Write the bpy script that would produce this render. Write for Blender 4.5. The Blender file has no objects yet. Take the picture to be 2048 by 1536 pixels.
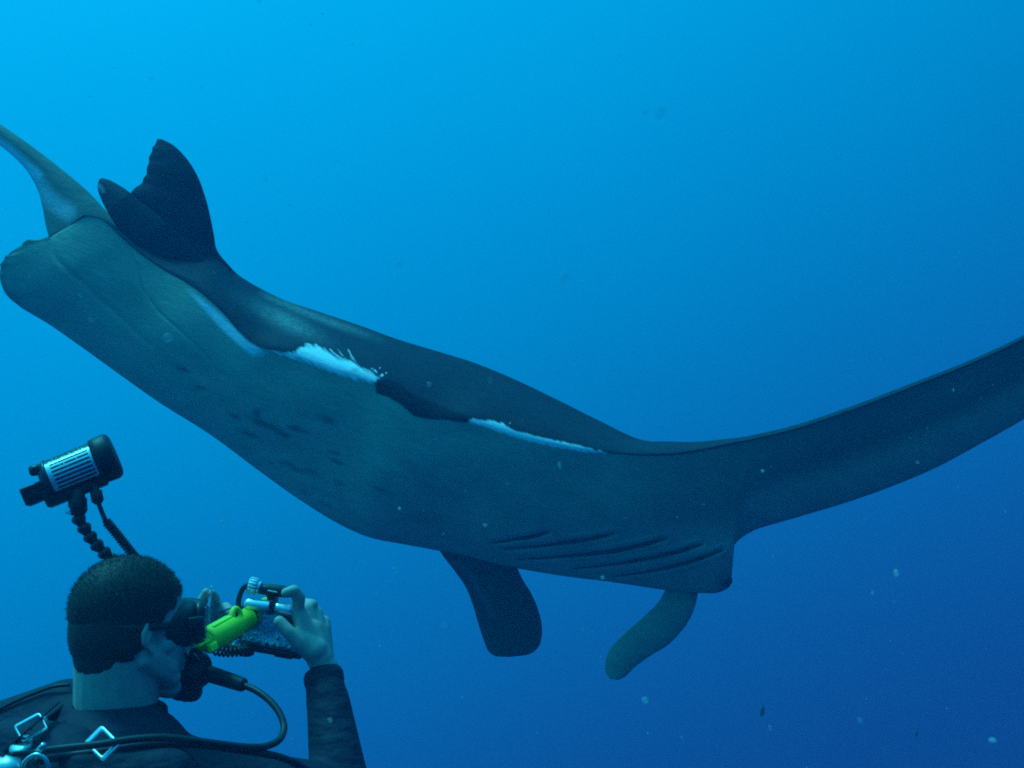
import bpy, math, random
import numpy as np
from mathutils import Vector, Matrix

SC = bpy.context.scene
COL = SC.collection
random.seed(4)
RNG = np.random.default_rng(7)

# ------------------------------------------------------------------ camera
PITCH = math.radians(8.0)
HFOV = math.radians(50.0)
cam_d = bpy.data.cameras.new('camera')
cam = bpy.data.objects.new('camera', cam_d)
COL.objects.link(cam)
cam.location = (0, 0, 0)
cam.rotation_euler = (math.radians(90) + PITCH, 0, 0)
cam_d.sensor_width = 36.0
cam_d.lens = 18.0 / math.tan(HFOV / 2)
cam_d.clip_start = 0.02
cam_d.clip_end = 400
SC.camera = cam

# ------------------------------------------------------------------ light
SUN_EL, SUN_AZ = math.radians(64), math.radians(-80)     # azimuth from the view direction, + is right
SUNV = Vector((math.sin(SUN_AZ) * math.cos(SUN_EL), math.cos(SUN_AZ) * math.cos(SUN_EL), math.sin(SUN_EL)))
world = bpy.data.worlds.new("World")
SC.world = world
world.use_nodes = True
wn = world.node_tree
bg = wn.nodes['Background']
sky = wn.nodes.new('ShaderNodeTexSky')
sky.sky_type = 'NISHITA'
sky.sun_disc = False
sky.sun_elevation = SUN_EL
sky.sun_rotation = SUN_AZ
wn.links.new(sky.outputs[0], bg.inputs[0])
bg.inputs[1].default_value = 0.08
sun_d = bpy.data.lights.new('sun', 'SUN')
sun_d.energy = 4.6
sun_d.angle = math.radians(14)
sun_d.color = (1.0, 0.97, 0.9)
sun = bpy.data.objects.new('sun', sun_d)
COL.objects.link(sun)
sun.rotation_euler = SUNV.to_track_quat('Z', 'Y').to_euler()
sun.location = SUNV * 20

SC.view_settings.view_transform = 'Standard'
SC.view_settings.look = 'None'
SC.view_settings.exposure = 0.0
SC.view_settings.gamma = 1.0
SC.view_settings.use_curve_mapping = False
SC.render.engine = 'CYCLES'
SC.cycles.use_denoising = False     # the photograph is grainy; let the render keep its own fine grain
SC.cycles.max_bounces = 8
SC.cycles.volume_bounces = 1
SC.cycles.transparent_max_bounces = 16
SC.cycles.caustics_reflective = False
SC.cycles.caustics_refractive = False
SC.cycles.sample_clamp_indirect = 3.0
SC.cycles.pixel_filter_type = 'BLACKMAN_HARRIS'
SC.cycles.filter_width = 1.9

# ------------------------------------------------------------------ helpers
CP, SP = math.cos(PITCH), math.sin(PITCH)
TANH = math.tan(HFOV / 2)
CR = np.array([1.0, 0, 0]); CF = np.array([0, CP, SP]); CU = np.array([0, -SP, CP])


def P(x, y, d):
    """the place d metres in front of the lens on the ray measured at (x, y) of the photograph"""
    x = np.asarray(x, float); y = np.asarray(y, float); d = np.asarray(d, float)
    a = (x - 1024) / 1024 * TANH
    b = (768 - y) / 1024 * TANH
    return d[..., None] * (CF + a[..., None] * CR + b[..., None] * CU)


def V(x, y, d):
    return Vector(P(x, y, d).tolist())


def PX(d):
    return d * TANH / 1024          # metres per photo pixel at distance d


ORIG = {}


def root(name, loc, label, cat, group=None):
    o = bpy.data.objects.new(name, None)
    COL.objects.link(o)
    o.location = Vector(loc)
    o.empty_display_size = 0.05
    o['label'] = label
    o['category'] = cat
    if group:
        o['group'] = group
    ORIG[o.name] = np.array(o.location)
    return o


def build(name, vf, mat, parent=None, smooth=True, attrs=None, label=None):
    v, f = vf
    v = np.asarray(v, float)
    org = ORIG[parent.name] if parent else np.zeros(3)
    me = bpy.data.meshes.new(name)
    me.from_pydata((v - org).tolist(), [], [tuple(int(i) for i in q) for q in f])
    me.validate()
    me.update()
    me.polygons.foreach_set('use_smooth', [bool(smooth)] * len(me.polygons))
    if attrs:
        for k, a in attrs.items():
            a = np.asarray(a, np.float32)
            if a.ndim == 1:
                at = me.attributes.new(k, 'FLOAT', 'POINT')
                at.data.foreach_set('value', a)
            else:
                at = me.attributes.new(k, 'FLOAT_VECTOR', 'POINT')
                at.data.foreach_set('vector', a.ravel())
    if mat:
        me.materials.append(mat)
    o = bpy.data.objects.new(name, me)
    COL.objects.link(o)
    if parent:
        o.parent = parent
        ORIG[o.name] = org
    if label:
        o['label'] = label
    return o


def join(*parts):
    vs, fs, n = [], [], 0
    for v, f in parts:
        v = np.asarray(v, float).reshape(-1, 3)
        vs.append(v)
        fs += [tuple(i + n for i in q) for q in f]
        n += len(v)
    return np.vstack(vs), fs


def grid_faces(nu, nv, closed_v=True):
    f = []
    m = nv if closed_v else nv - 1
    for i in range(nu - 1):
        for j in range(m):
            k = (j + 1) % nv
            f.append((i * nv + j, i * nv + k, (i + 1) * nv + k, (i + 1) * nv + j))
    return f


def loft(loops, cap=True):
    loops = np.asarray(loops, float)
    nu, nv = loops.shape[:2]
    v = loops.reshape(-1, 3)
    f = grid_faces(nu, nv)
    if cap:
        c0, c1 = loops[0].mean(0), loops[-1].mean(0)
        v = np.vstack([v, c0, c1])
        a, b = nu * nv, nu * nv + 1
        for j in range(nv):
            k = (j + 1) % nv
            f.append((a, k, j))
            f.append((b, (nu - 1) * nv + j, (nu - 1) * nv + k))
    return v, f


def catmull(pts, n):
    """n samples of a centripetal-ish spline through pts (rows), chord parameter"""
    p = np.asarray(pts, float)
    d = np.sqrt(((p[1:] - p[:-1]) ** 2).sum(1)) ** 0.5 + 1e-9
    t = np.r_[0, np.cumsum(d)]
    m = np.zeros_like(p)
    s = (p[1:] - p[:-1]) / d[:, None]
    m[1:-1] = (s[:-1] * d[1:, None] + s[1:] * d[:-1, None]) / (d[1:] + d[:-1])[:, None]
    m[0], m[-1] = s[0], s[-1]
    q = np.linspace(0, t[-1], n)
    i = np.clip(np.searchsorted(t, q, side='right') - 1, 0, len(p) - 2)
    h = d[i][:, None]
    u = ((q - t[i]) / d[i])[:, None]
    return ((2 * u**3 - 3 * u**2 + 1) * p[i] + (u**3 - 2 * u**2 + u) * h * m[i]
            + (-2 * u**3 + 3 * u**2) * p[i + 1] + (u**3 - u**2) * h * m[i + 1])


def frames(path):
    p = np.asarray(path, float)
    t = np.gradient(p, axis=0)
    t /= np.linalg.norm(t, axis=1)[:, None] + 1e-12
    up = np.array([0.13, 0.31, 0.94])
    n = np.cross(t[0], up)
    n /= np.linalg.norm(n)
    N, B = [], []
    for k in range(len(p)):
        n = n - t[k] * np.dot(n, t[k])
        n /= np.linalg.norm(n) + 1e-12
        N.append(n)
        B.append(np.cross(t[k], n))
    return t, np.array(N), np.array(B)


def tube(path, r, seg=16, cap=True):
    p = np.asarray(path, float)
    r = np.broadcast_to(np.asarray(r, float), (len(p),))
    t, N, B = frames(p)
    a = np.linspace(0, 2 * math.pi, seg, endpoint=False)
    loops = p[:, None] + r[:, None, None] * (np.cos(a)[None, :, None] * N[:, None] + np.sin(a)[None, :, None] * B[:, None])
    return loft(loops, cap)


def lathe(p0, p1, prof, seg=28):
    """prof: (t, radius) along p0->p1"""
    p0 = np.asarray(p0, float); p1 = np.asarray(p1, float)
    ax = p1 - p0
    z = ax / np.linalg.norm(ax)
    x = np.cross(z, [0.2, 0.1, 0.97]); x /= np.linalg.norm(x)
    y = np.cross(z, x)
    a = np.linspace(0, 2 * math.pi, seg, endpoint=False)
    loops = [p0 + ax * t + r * (np.cos(a)[:, None] * x + np.sin(a)[:, None] * y) for t, r in prof]
    return loft(loops, True)


def ellipsoid(c, axes, n=24):
    """axes: 3 vectors carrying their radii"""
    th = np.linspace(0, math.pi, n)
    ph = np.linspace(0, 2 * math.pi, 2 * n, endpoint=False)
    A = np.asarray(axes, float)
    loops = [np.asarray(c) + np.cos(t) * A[2] + math.sin(t) * (np.cos(ph)[:, None] * A[0] + np.sin(ph)[:, None] * A[1]) for t in np.clip(th, 0.02, math.pi - 0.02)]
    return loft(loops, True)


def ball(c, r, n=12):
    return ellipsoid(c, [(r, 0, 0), (0, r, 0), (0, 0, r)], n)


def rcone(p0, r0, p1, r1, seg=20):
    p0 = np.asarray(p0, float); p1 = np.asarray(p1, float)
    L = np.linalg.norm(p1 - p0)
    pr = []
    for k in range(7):
        a = math.pi / 2 * k / 6
        pr.append((-r0 * math.cos(a) / L, max(r0 * math.sin(a), r0 * 0.03)))
    for k in range(1, 7):
        a = math.pi / 2 * k / 6
        pr.append((1 + r1 * math.sin(a) / L, max(r1 * math.cos(a), r1 * 0.03)))
    # insert the end of the straight part
    pr.insert(7, (1.0, r1))
    return lathe(p0, p1, pr, seg)


def chain(pts, rs):
    return join(*[rcone(pts[i], rs[i], pts[i + 1], rs[i + 1]) for i in range(len(pts) - 1)])


def rbox(c, ax, bevel, seg=4):
    """rounded box: centre, three half-axis vectors"""
    A = np.asarray(ax, float)
    h = np.linalg.norm(A, axis=1)
    U = A / h[:, None]
    bevel = min(bevel, h.min() * 0.98)
    # superellipse-like rounding: sample sphere directions per corner
    n = seg
    vs = []
    lay = []
    el = [math.pi / 2 * (-1 + 1e-3) + (math.pi / 2) * k / n for k in range(n + 1)] + [(math.pi / 2) * k / n for k in range(n + 1)]
    loops = []
    for k, e in enumerate(el):
        sz = -1 if k <= n else 1
        loop = []
        for q, (sx, sy) in enumerate(((1, 1), (-1, 1), (-1, -1), (1, -1))):
            for m in range(n + 1):
                a = math.pi / 2 * (q + m / n)
                d = np.array([math.cos(e) * math.cos(a), math.cos(e) * math.sin(a), math.sin(e)]) * bevel
                d += np.array([sx * (h[0] - bevel), sy * (h[1] - bevel), sz * (h[2] - bevel)])
                loop.append(np.asarray(c) + d @ U)
        loops.append(loop)
    return loft(loops, True)


def evaluated(vf, mods):
    """run modifiers on raw geometry, give back raw geometry"""
    v, f = vf
    me = bpy.data.meshes.new('tmp')
    me.from_pydata(np.asarray(v).tolist(), [], [tuple(int(i) for i in q) for q in f])
    o = bpy.data.objects.new('tmp', me)
    COL.objects.link(o)
    for typ, kw in mods:
        m = o.modifiers.new('m', typ)
        for k, val in kw.items():
            setattr(m, k, val)
    dg = bpy.context.evaluated_depsgraph_get()
    ev = o.evaluated_get(dg)
    m2 = ev.to_mesh()
    n = len(m2.vertices)
    co = np.empty(n * 3, np.float32)
    m2.vertices.foreach_get('co', co)
    faces = [tuple(p.vertices) for p in m2.polygons]
    ev.to_mesh_clear()
    bpy.data.objects.remove(o)
    bpy.data.meshes.remove(me)
    return co.reshape(-1, 3).astype(float), faces


def fuse(parts, voxel, smooth=6, fac=0.5):
    return evaluated(join(*parts), [('REMESH', dict(mode='VOXEL', voxel_size=voxel)),
                                    ('SMOOTH', dict(factor=fac, iterations=smooth))])


def sdf_poly(x, y, poly):
    """signed distance to a polygon, negative inside"""
    poly = np.asarray(poly, float)
    a = poly; b = np.roll(poly, -1, axis=0)
    best = np.full(x.shape, 1e9)
    inside = np.zeros(x.shape, bool)
    for (x0, y0), (x1, y1) in zip(a, b):
        ex, ey = x1 - x0, y1 - y0
        t = np.clip(((x - x0) * ex + (y - y0) * ey) / (ex * ex + ey * ey + 1e-9), 0, 1)
        best = np.minimum(best, np.hypot(x - x0 - t * ex, y - y0 - t * ey))
        c = ((y0 > y) != (y1 > y)) & (x < (x1 - x0) * (y - y0) / (y1 - y0 + 1e-12) + x0)
        inside ^= c
    return np.where(inside, -best, best)


def dist_line(x, y, pts):
    best = np.full(x.shape, 1e9)
    for (x0, y0), (x1, y1) in zip(pts[:-1], pts[1:]):
        ex, ey = x1 - x0, y1 - y0
        t = np.clip(((x - x0) * ex + (y - y0) * ey) / (ex * ex + ey * ey + 1e-9), 0, 1)
        best = np.minimum(best, np.hypot(x - x0 - t * ex, y - y0 - t * ey))
    return best


def sstep(a, b, x):
    t = np.clip((x - a) / (b - a), 0, 1)
    return t * t * (3 - 2 * t)


# ------------------------------------------------------------------ materials
def nt_new(name):
    m = bpy.data.materials.new(name)
    m.use_nodes = True
    nt = m.node_tree
    return m, nt, nt.nodes['Principled BSDF'], nt.nodes['Material Output']


def mix_rgb(nt, fac, a, b):
    n = nt.nodes.new('ShaderNodeMix')
    n.data_type = 'RGBA'
    for s, val in ((n.inputs[0], fac), (n.inputs[6], a), (n.inputs[7], b)):
        if isinstance(val, (int, float)):
            s.default_value = val
        elif isinstance(val, tuple):
            s.default_value = (*val, 1)
        else:
            nt.links.new(val, s)
    return n.outputs[2]


def math_n(nt, op, a, b=None, c=None, clamp=False):
    n = nt.nodes.new('ShaderNodeMath')
    n.operation = op
    n.use_clamp = clamp
    for i, val in enumerate((a, b, c)):
        if val is None:
            continue
        if isinstance(val, (int, float)):
            n.inputs[i].default_value = val
        else:
            nt.links.new(val, n.inputs[i])
    return n.outputs[0]


def ramp(nt, fac, stops, interp='LINEAR'):
    n = nt.nodes.new('ShaderNodeValToRGB')
    n.color_ramp.interpolation = interp
    e = n.color_ramp.elements
    while len(e) < len(stops):
        e.new(0.5)
    for k, (p, c) in enumerate(stops):
        e[k].position = p
        e[k].color = (*c, 1) if isinstance(c, tuple) else (c, c, c, 1)
    nt.links.new(fac, n.inputs[0])
    return n.outputs[0]


def noise(nt, vec, scale, detail=3, rough=0.55, mapping=None):
    n = nt.nodes.new('ShaderNodeTexNoise')
    n.inputs['Scale'].default_value = scale
    n.inputs['Detail'].default_value = detail
    n.inputs['Roughness'].default_value = rough
    if mapping:
        mp = nt.nodes.new('ShaderNodeMapping')
        mp.vector_type = 'TEXTURE'          # rotate first, then stretch along the rotated axes
        mp.inputs['Rotation'].default_value = (0, 0, math.radians(mapping[0]))
        mp.inputs['Scale'].default_value = tuple(1.0 / k for k in mapping[1])
        nt.links.new(vec, mp.inputs[0])
        vec = mp.outputs[0]
    nt.links.new(vec, n.inputs['Vector'])
    return n.outputs[0]


def attr(nt, name, out=2):
    n = nt.nodes.new('ShaderNodeAttribute')
    n.attribute_name = name
    return n.outputs[out]


def bump(nt, h, strength, dist, bsdf):
    b = nt.nodes.new('ShaderNodeBump')
    b.inputs['Strength'].default_value = strength
    b.inputs['Distance'].default_value = dist
    nt.links.new(h, b.inputs['Height'])
    nt.links.new(b.outputs[0], bsdf.inputs['Normal'])


def simple(name, col, rough=0.5, metal=0.0, spec=0.5, var=0.25, nscale=60, bumps=0.15, bdist=0.001, **kw):
    m, nt, b, out = nt_new(name)
    tc = nt.nodes.new('ShaderNodeTexCoord')
    nz = noise(nt, tc.outputs['Object'], nscale, 4)
    c = mix_rgb(nt, nz, tuple(x * (1 - var) for x in col), tuple(min(1, x * (1 + var)) for x in col))
    nt.links.new(c, b.inputs['Base Color'])
    rr = math_n(nt, 'MULTIPLY_ADD', nz, 0.2, rough - 0.1, clamp=True)
    nt.links.new(rr, b.inputs['Roughness'])
    b.inputs['Metallic'].default_value = metal
    b.inputs['Specular IOR Level'].default_value = spec
    for k, v in kw.items():
        b.inputs[k].default_value = v
    if bumps:
        bump(nt, nz, bumps, bdist, b)
    return m


def neoprene():
    m, nt, b, out = nt_new('neoprene')
    tc = nt.nodes.new('ShaderNodeTexCoord')
    nz = noise(nt, tc.outputs['Object'], 40, 4)
    fold = noise(nt, tc.outputs['Object'], 7, 3, 0.6, (20, (1.0, 1.0, 2.4)))
    c = mix_rgb(nt, nz, (0.013, 0.012, 0.026), (0.028, 0.026, 0.050))
    nt.links.new(c, b.inputs['Base Color'])
    b.inputs['Roughness'].default_value = 0.72
    b.inputs['Specular IOR Level'].default_value = 0.25
    h = math_n(nt, 'MULTIPLY_ADD', fold, 6.0, nz)
    bump(nt, h, 0.55, 0.006, b)
    return m


M_NEO = neoprene()
M_RUB = simple('black_rubber', (0.016, 0.017, 0.02), 0.5, spec=0.4, nscale=90)
M_PLA = simple('black_plastic', (0.02, 0.02, 0.024), 0.4, spec=0.5, nscale=70)
M_WEB = simple('nylon_webbing', (0.03, 0.032, 0.04), 0.8, spec=0.2, nscale=300, bumps=0.6)
M_STEEL = simple('brushed_steel', (0.95, 0.95, 0.95), 0.33, metal=0.65, nscale=120, var=0.1, bumps=0.08)
M_CHROME = simple('silver_camera', (0.8, 0.82, 0.84), 0.34, metal=0.75, nscale=90, var=0.12)
M_YEL = simple('yellow_plastic', (0.74, 0.95, 0.03), 0.42, spec=0.4, nscale=40, var=0.12, bumps=0.1)
M_GREYP = simple('pale_plastic', (0.7, 0.72, 0.7), 0.45, nscale=50)
M_SKIN = simple('skin', (0.6, 0.42, 0.34), 0.55, spec=0.3, nscale=55, var=0.22, bumps=0.4, bdist=0.002)
M_HAIR = simple('hair', (0.035, 0.028, 0.022), 0.6, spec=0.3, nscale=150, var=0.5, bumps=0.5)
M_CORD = simple('pale_cord', (0.75, 0.78, 0.75), 0.6)
M_VALVE = simple('chromed_valve', (0.62, 0.66, 0.62), 0.38, metal=0.9, nscale=60, var=0.15)
M_TANK = simple('tank_paint', (0.35, 0.42, 0.4), 0.4, nscale=30, var=0.3)


def mat_clear():
    m, nt, b, out = nt_new('clear_acrylic')
    nt.nodes.remove(b)
    tc = nt.nodes.new('ShaderNodeTexCoord')
    nz = noise(nt, tc.outputs['Object'], 130, 2)
    bp = nt.nodes.new('ShaderNodeBump')
    bp.inputs['Strength'].default_value = 0.5
    bp.inputs['Distance'].default_value = 0.003
    nt.links.new(nz, bp.inputs['Height'])
    fr = nt.nodes.new('ShaderNodeFresnel')
    fr.inputs[0].default_value = 1.35
    nt.links.new(bp.outputs[0], fr.inputs['Normal'])
    gl = nt.nodes.new('ShaderNodeBsdfGlossy')
    gl.inputs['Roughness'].default_value = 0.12
    nt.links.new(bp.outputs[0], gl.inputs['Normal'])
    tb = nt.nodes.new('ShaderNodeBsdfTransparent')
    tb.inputs[0].default_value = (0.86, 0.93, 0.93, 1)
    mx = nt.nodes.new('ShaderNodeMixShader')
    nt.links.new(math_n(nt, 'MULTIPLY_ADD', fr.outputs[0], 2.0, 0.26, clamp=True), mx.inputs[0])
    nt.links.new(tb.outputs[0], mx.inputs[1])
    nt.links.new(gl.outputs[0], mx.inputs[2])
    nt.links.new(mx.outputs[0], out.inputs[0])
    return m


M_CLEAR = mat_clear()


def mat_water():
    """light scattered towards us by deep water, brightest round the sun; overhead it thins out to the surface"""
    m = bpy.data.materials.new('open_water')
    m.use_nodes = True
    nt = m.node_tree
    nt.nodes.clear()
    out = nt.nodes.new('ShaderNodeOutputMaterial')
    tc = nt.nodes.new('ShaderNodeTexCoord')
    nrm = nt.nodes.new('ShaderNodeVectorMath'); nrm.operation = 'NORMALIZE'
    nt.links.new(tc.outputs['Object'], nrm.inputs[0])
    dot = nt.nodes.new('ShaderNodeVectorMath'); dot.operation = 'DOT_PRODUCT'
    nt.links.new(nrm.outputs[0], dot.inputs[0])
    dot.inputs[1].default_value = SUNV
    ang = math_n(nt, 'ARCCOSINE', dot.outputs['Value'])
    fac = math_n(nt, 'DIVIDE', ang, math.pi)
    D = lambda a: a / 180.0
    c = ramp(nt, fac, WATER_STOPS, 'B_SPLINE')
    nz = noise(nt, nrm.outputs[0], 3.0, 2)
    k = math_n(nt, 'MULTIPLY_ADD', nz, 0.06, 0.97)
    em = nt.nodes.new('ShaderNodeEmission')
    nt.links.new(c, em.inputs[0])
    nt.links.new(k, em.inputs[1])
    sep = nt.nodes.new('ShaderNodeSeparateXYZ')
    nt.links.new(nrm.outputs[0], sep.inputs[0])
    tr = ramp(nt, sep.outputs[2], [(0.0, (0, 0, 0)), (0.62, (0, 0, 0)), (0.80, (0.03, 0.37, 0.56)), (1.0, (0.06, 0.55, 0.8))], 'EASE')
    tb = nt.nodes.new('ShaderNodeBsdfTransparent')
    nt.links.new(tr, tb.inputs[0])
    add = nt.nodes.new('ShaderNodeAddShader')
    nt.links.new(em.outputs[0], add.inputs[0])
    nt.links.new(tb.outputs[0], add.inputs[1])
    nt.links.new(add.outputs[0], out.inputs[0])
    m.cycles.emission_sampling = 'NONE'
    return m


WATER_STOPS = [(a / 180.0, c) for a, c in (
    (0, (0.06, 1.25, 1.9)), (22, (0.03, 0.92, 1.45)), (42, (0.004, 0.61, 1.10)), (54, (0.0, 0.460, 0.905)), (60, (0.0, 0.405, 0.825)), (66, (0.0, 0.348, 0.735)), (72, (0.0, 0.285, 0.635)),
    (78, (0.0, 0.225, 0.535)), (84, (0.001, 0.162, 0.440)), (90, (0.002, 0.112, 0.358)), (96, (0.003, 0.068, 0.272)), (102, (0.0035, 0.040, 0.203)), (110, (0.0035, 0.022, 0.155)),
    (128, (0.002, 0.013, 0.12)), (150, (0.0015, 0.008, 0.09)), (180, (0.001, 0.006, 0.075)))]

# ------------------------------------------------------------------ open water and its haze
R_W = 70.0
wv, wf = ellipsoid((0, 0, 0), [(R_W, 0, 0), (0, R_W, 0), (0, 0, R_W)], 40)
water = build('water', (wv, wf), mat_water())
water['kind'] = 'structure'
water['label'] = 'open blue water, bright towards the surface and dark below'

HX = (-5.0, 8.0); HY = (-0.6, 10.4); HZ = (-4.2, 3.4)
hv = [(x, y, z) for x in HX for y in HY for z in HZ]
hf = [(0, 1, 3, 2), (4, 6, 7, 5), (0, 4, 5, 1), (2, 3, 7, 6), (0, 2, 6, 4), (1, 5, 7, 3)]
hm = bpy.data.materials.new('water_haze')
hm.use_nodes = True
hn = hm.node_tree
hn.nodes.clear()
ho = hn.nodes.new('ShaderNodeOutputMaterial')
pv = hn.nodes.new('ShaderNodeVolumePrincipled')
pv.inputs['Color'].default_value = (0.06, 0.50, 0.97, 1)
pv.inputs['Density'].default_value = 0.021
hn.links.new(pv.outputs[0], ho.inputs['Volume'])
haze = build('haze', (hv, hf), hm, smooth=False)
haze['kind'] = 'stuff'
haze['label'] = 'blue haze of the sea water'

# ------------------------------------------------------------------ manta ray
# T = upper outline, R = ridge between back and belly, B = lower outline (photo pixels), depth of R, T and B in metres
ST = np.array([
    # Tx   Ty    Rx    Ry    Bx    By    dR    dT    dB
    [168, 429, 166, 431, 96, 474, 5.62, 5.63, 5.66],
    [184, 430, 180, 432, 48, 489, 5.60, 5.64, 5.68],
    [200, 433, 196, 436, 14, 512, 5.58, 5.66, 5.70],
    [215, 440, 212, 444, 0, 543, 5.56, 5.68, 5.72],
    [240, 456, 236, 468, 8, 582, 5.53, 5.70, 5.74],
    [275, 478, 270, 500, 38, 612, 5.50, 5.74, 5.76],
    [330, 500, 325, 539, 100, 650, 5.44, 5.78, 5.76],
    [390, 505, 368, 564, 170, 699, 5.38, 5.80, 5.74],
    [434, 509, 405, 590, 235, 746, 5.32, 5.82, 5.71],
    [480, 552, 452, 634, 320, 806, 5.25, 5.80, 5.66],
    [560, 596, 500, 692, 420, 869, 5.17, 5.77, 5.60],
    [640, 624, 572, 706, 520, 943, 5.10, 5.72, 5.54],
    [720, 651, 660, 738, 600, 1000, 5.03, 5.66, 5.48],
    [800, 680, 742, 764, 680, 1049, 4.97, 5.60, 5.42],
    [880, 704, 790, 800, 740, 1075, 4.92, 5.54, 5.38],
    [950, 726, 850, 837, 810, 1089, 4.88, 5.48, 5.36],
    [1030, 759, 930, 843, 900, 1106, 4.84, 5.42, 5.33],
    [1110, 797, 1030, 872, 1000, 1130, 4.81, 5.36, 5.30],
    [1200, 842, 1130, 894, 1120, 1151, 4.79, 5.28, 5.27],
    [1278, 878, 1230, 908, 1230, 1165, 4.78, 5.18, 5.24],
    [1338, 883, 1330.8, 911.8, 1330, 1180, 4.782, 5.04, 5.22],
    [1400, 883, 1400, 902.8, 1400, 1186, 4.794, 4.96, 5.2],
    [1450, 878, 1450.9, 891.5, 1440, 1184, 4.792, 4.92, 5.17],
    [1484, 874, 1484.72, 884.1, 1462, 1167, 4.793, 4.91, 5.14],
    [1496, 872, 1497.08, 882.1, 1457, 1136, 4.786, 4.9, 5.11],
    [1510, 869, 1511.08, 878.7, 1459, 1107, 4.78, 4.89, 5.08],
    [1530, 865, 1531.08, 874.7, 1476, 1082, 4.773, 4.88, 5.05],
    [1560, 858, 1561.08, 867.4, 1510, 1060, 4.763, 4.87, 5.02],
    [1590, 850, 1591.08, 859.4, 1555, 1046, 4.753, 4.86, 4.99],
    [1620, 841, 1621.44, 850, 1600, 1033, 4.733, 4.84, 4.96],
    [1720, 806, 1721.8, 814.6, 1720, 996, 4.683, 4.79, 4.9],
    [1850, 756, 1852.16, 764.6, 1860, 941, 4.62, 4.72, 4.82],
    [1950, 716, 1952.52, 723.9, 1960, 888, 4.56, 4.66, 4.74],
    [2060, 664, 2062.88, 671.6, 2070, 824, 4.495, 4.58, 4.66],
    [2200, 585, 2202.88, 591.5, 2210, 720, 4.426, 4.49, 4.55],
    [2350, 490, 2352.16, 494.7, 2350, 590, 4.357, 4.4, 4.44],
    [2480, 395, 2481.08, 397.5, 2470, 450, 4.309, 4.33, 4.35],
    [2560, 325, 2560.36, 326.1, 2556, 340, 4.293, 4.3, 4.31],
])
NU = 620
S = catmull(ST, NU)
# keep the corner of the back where it crosses in front of the wing a little crisp: linear there
GILLS = [
    ([(985, 1086), (1010, 1082), (1040, 1076), (1065, 1072), (1098, 1063)], 3.4),
    ([(1008, 1098), (1050, 1095), (1100, 1089), (1150, 1081), (1190, 1075), (1228, 1067)], 3.8),
    ([(1035, 1120), (1100, 1115), (1170, 1108), (1230, 1100), (1280, 1090), (1334, 1077)], 4.2),
    ([(1150, 1138), (1200, 1132), (1260, 1123), (1320, 1111), (1365, 1100), (1406, 1088)], 3.6),
    ([(1225, 1153), (1280, 1146), (1330, 1136), (1375, 1124), (1415, 1111), (1444, 1100)], 3.4),
]
CREASES = [([(212, 440), (250, 490), (278, 540), (292, 585), (320, 625), (370, 670), (415, 715), (442, 752)], 3.0, 0.007),
           ([(98, 474), (104, 500), (125, 530), (170, 570), (230, 625), (300, 690)], 6.0, 0.010),
           ([(168, 430), (130, 448), (104, 474)], 3, 0.006)]
nD, nB, nK = 44, 150, 40
NV = nD + nB + nK
X = np.zeros((NU, NV)); Y = np.zeros((NU, NV)); Z = np.zeros((NU, NV)); SIDE = np.zeros((NU, NV)); VV = np.zeros((NU, NV))
Tx, Ty, Rx, Ry, Bx, By, dR, dT, dB = [S[:, k:k + 1] for k in range(9)]
hgt = np.hypot(Tx - Bx, Ty - By) * PX(5.0)
# back strip
s = np.linspace(0, 1, nD, endpoint=False)[None, :]
X[:, :nD] = Tx + (Rx - Tx) * s
Y[:, :nD] = Ty + (Ry - Ty) * s
Z[:, :nD] = dT + (dR - dT) * np.sin(s * math.pi / 2) ** 1.0 - 0.02 * np.sin(math.pi * s)
SIDE[:, :nD] = 1
VV[:, :nD] = -1 + s
# belly
s = np.linspace(0, 1, nB, endpoint=False)[None, :]
X[:, nD:nD + nB] = Rx + (Bx - Rx) * s
Y[:, nD:nD + nB] = Ry + (By - Ry) * s
taper = sstep(-6, 120, np.arange(NU))[:, None]
bul = 0.055 * hgt * taper
Z[:, nD:nD + nB] = dR + (dB - dR) * (0.62 * s + 0.38 * (1 - np.sqrt(np.clip(1 - s**3, 0, 1)))) - bul * np.sin(math.pi * s)
VV[:, nD:nD + nB] = s
sag = np.interp(By, [474, 489, 512, 543, 582, 612, 650], [3, 12, 16, 16, 12, 7, 0])
Y[:, nD:nD + nB] += sag * np.sin(math.pi * np.minimum(s, 1)) 
X[:, nD:nD + nB] += 0.5 * sag * np.sin(math.pi * s)
# far side
s = np.linspace(0, 1, nK, endpoint=False)[None, :]
X[:, nD + nB:] = Bx + (Tx - Bx) * s
Y[:, nD + nB:] = By + (Ty - By) * s + sag * np.sin(math.pi * s)
X[:, nD + nB:] += 0.5 * sag * np.sin(math.pi * s)
Z[:, nD + nB:] = dB + (dT - dB) * s + (0.16 * hgt * taper) * np.sqrt(np.clip(np.sin(math.pi * s), 0, 1))
SIDE[:, nD + nB:] = 2
VV[:, nD + nB:] = 2
front = SIDE < 2
bel = SIDE == 0
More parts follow.
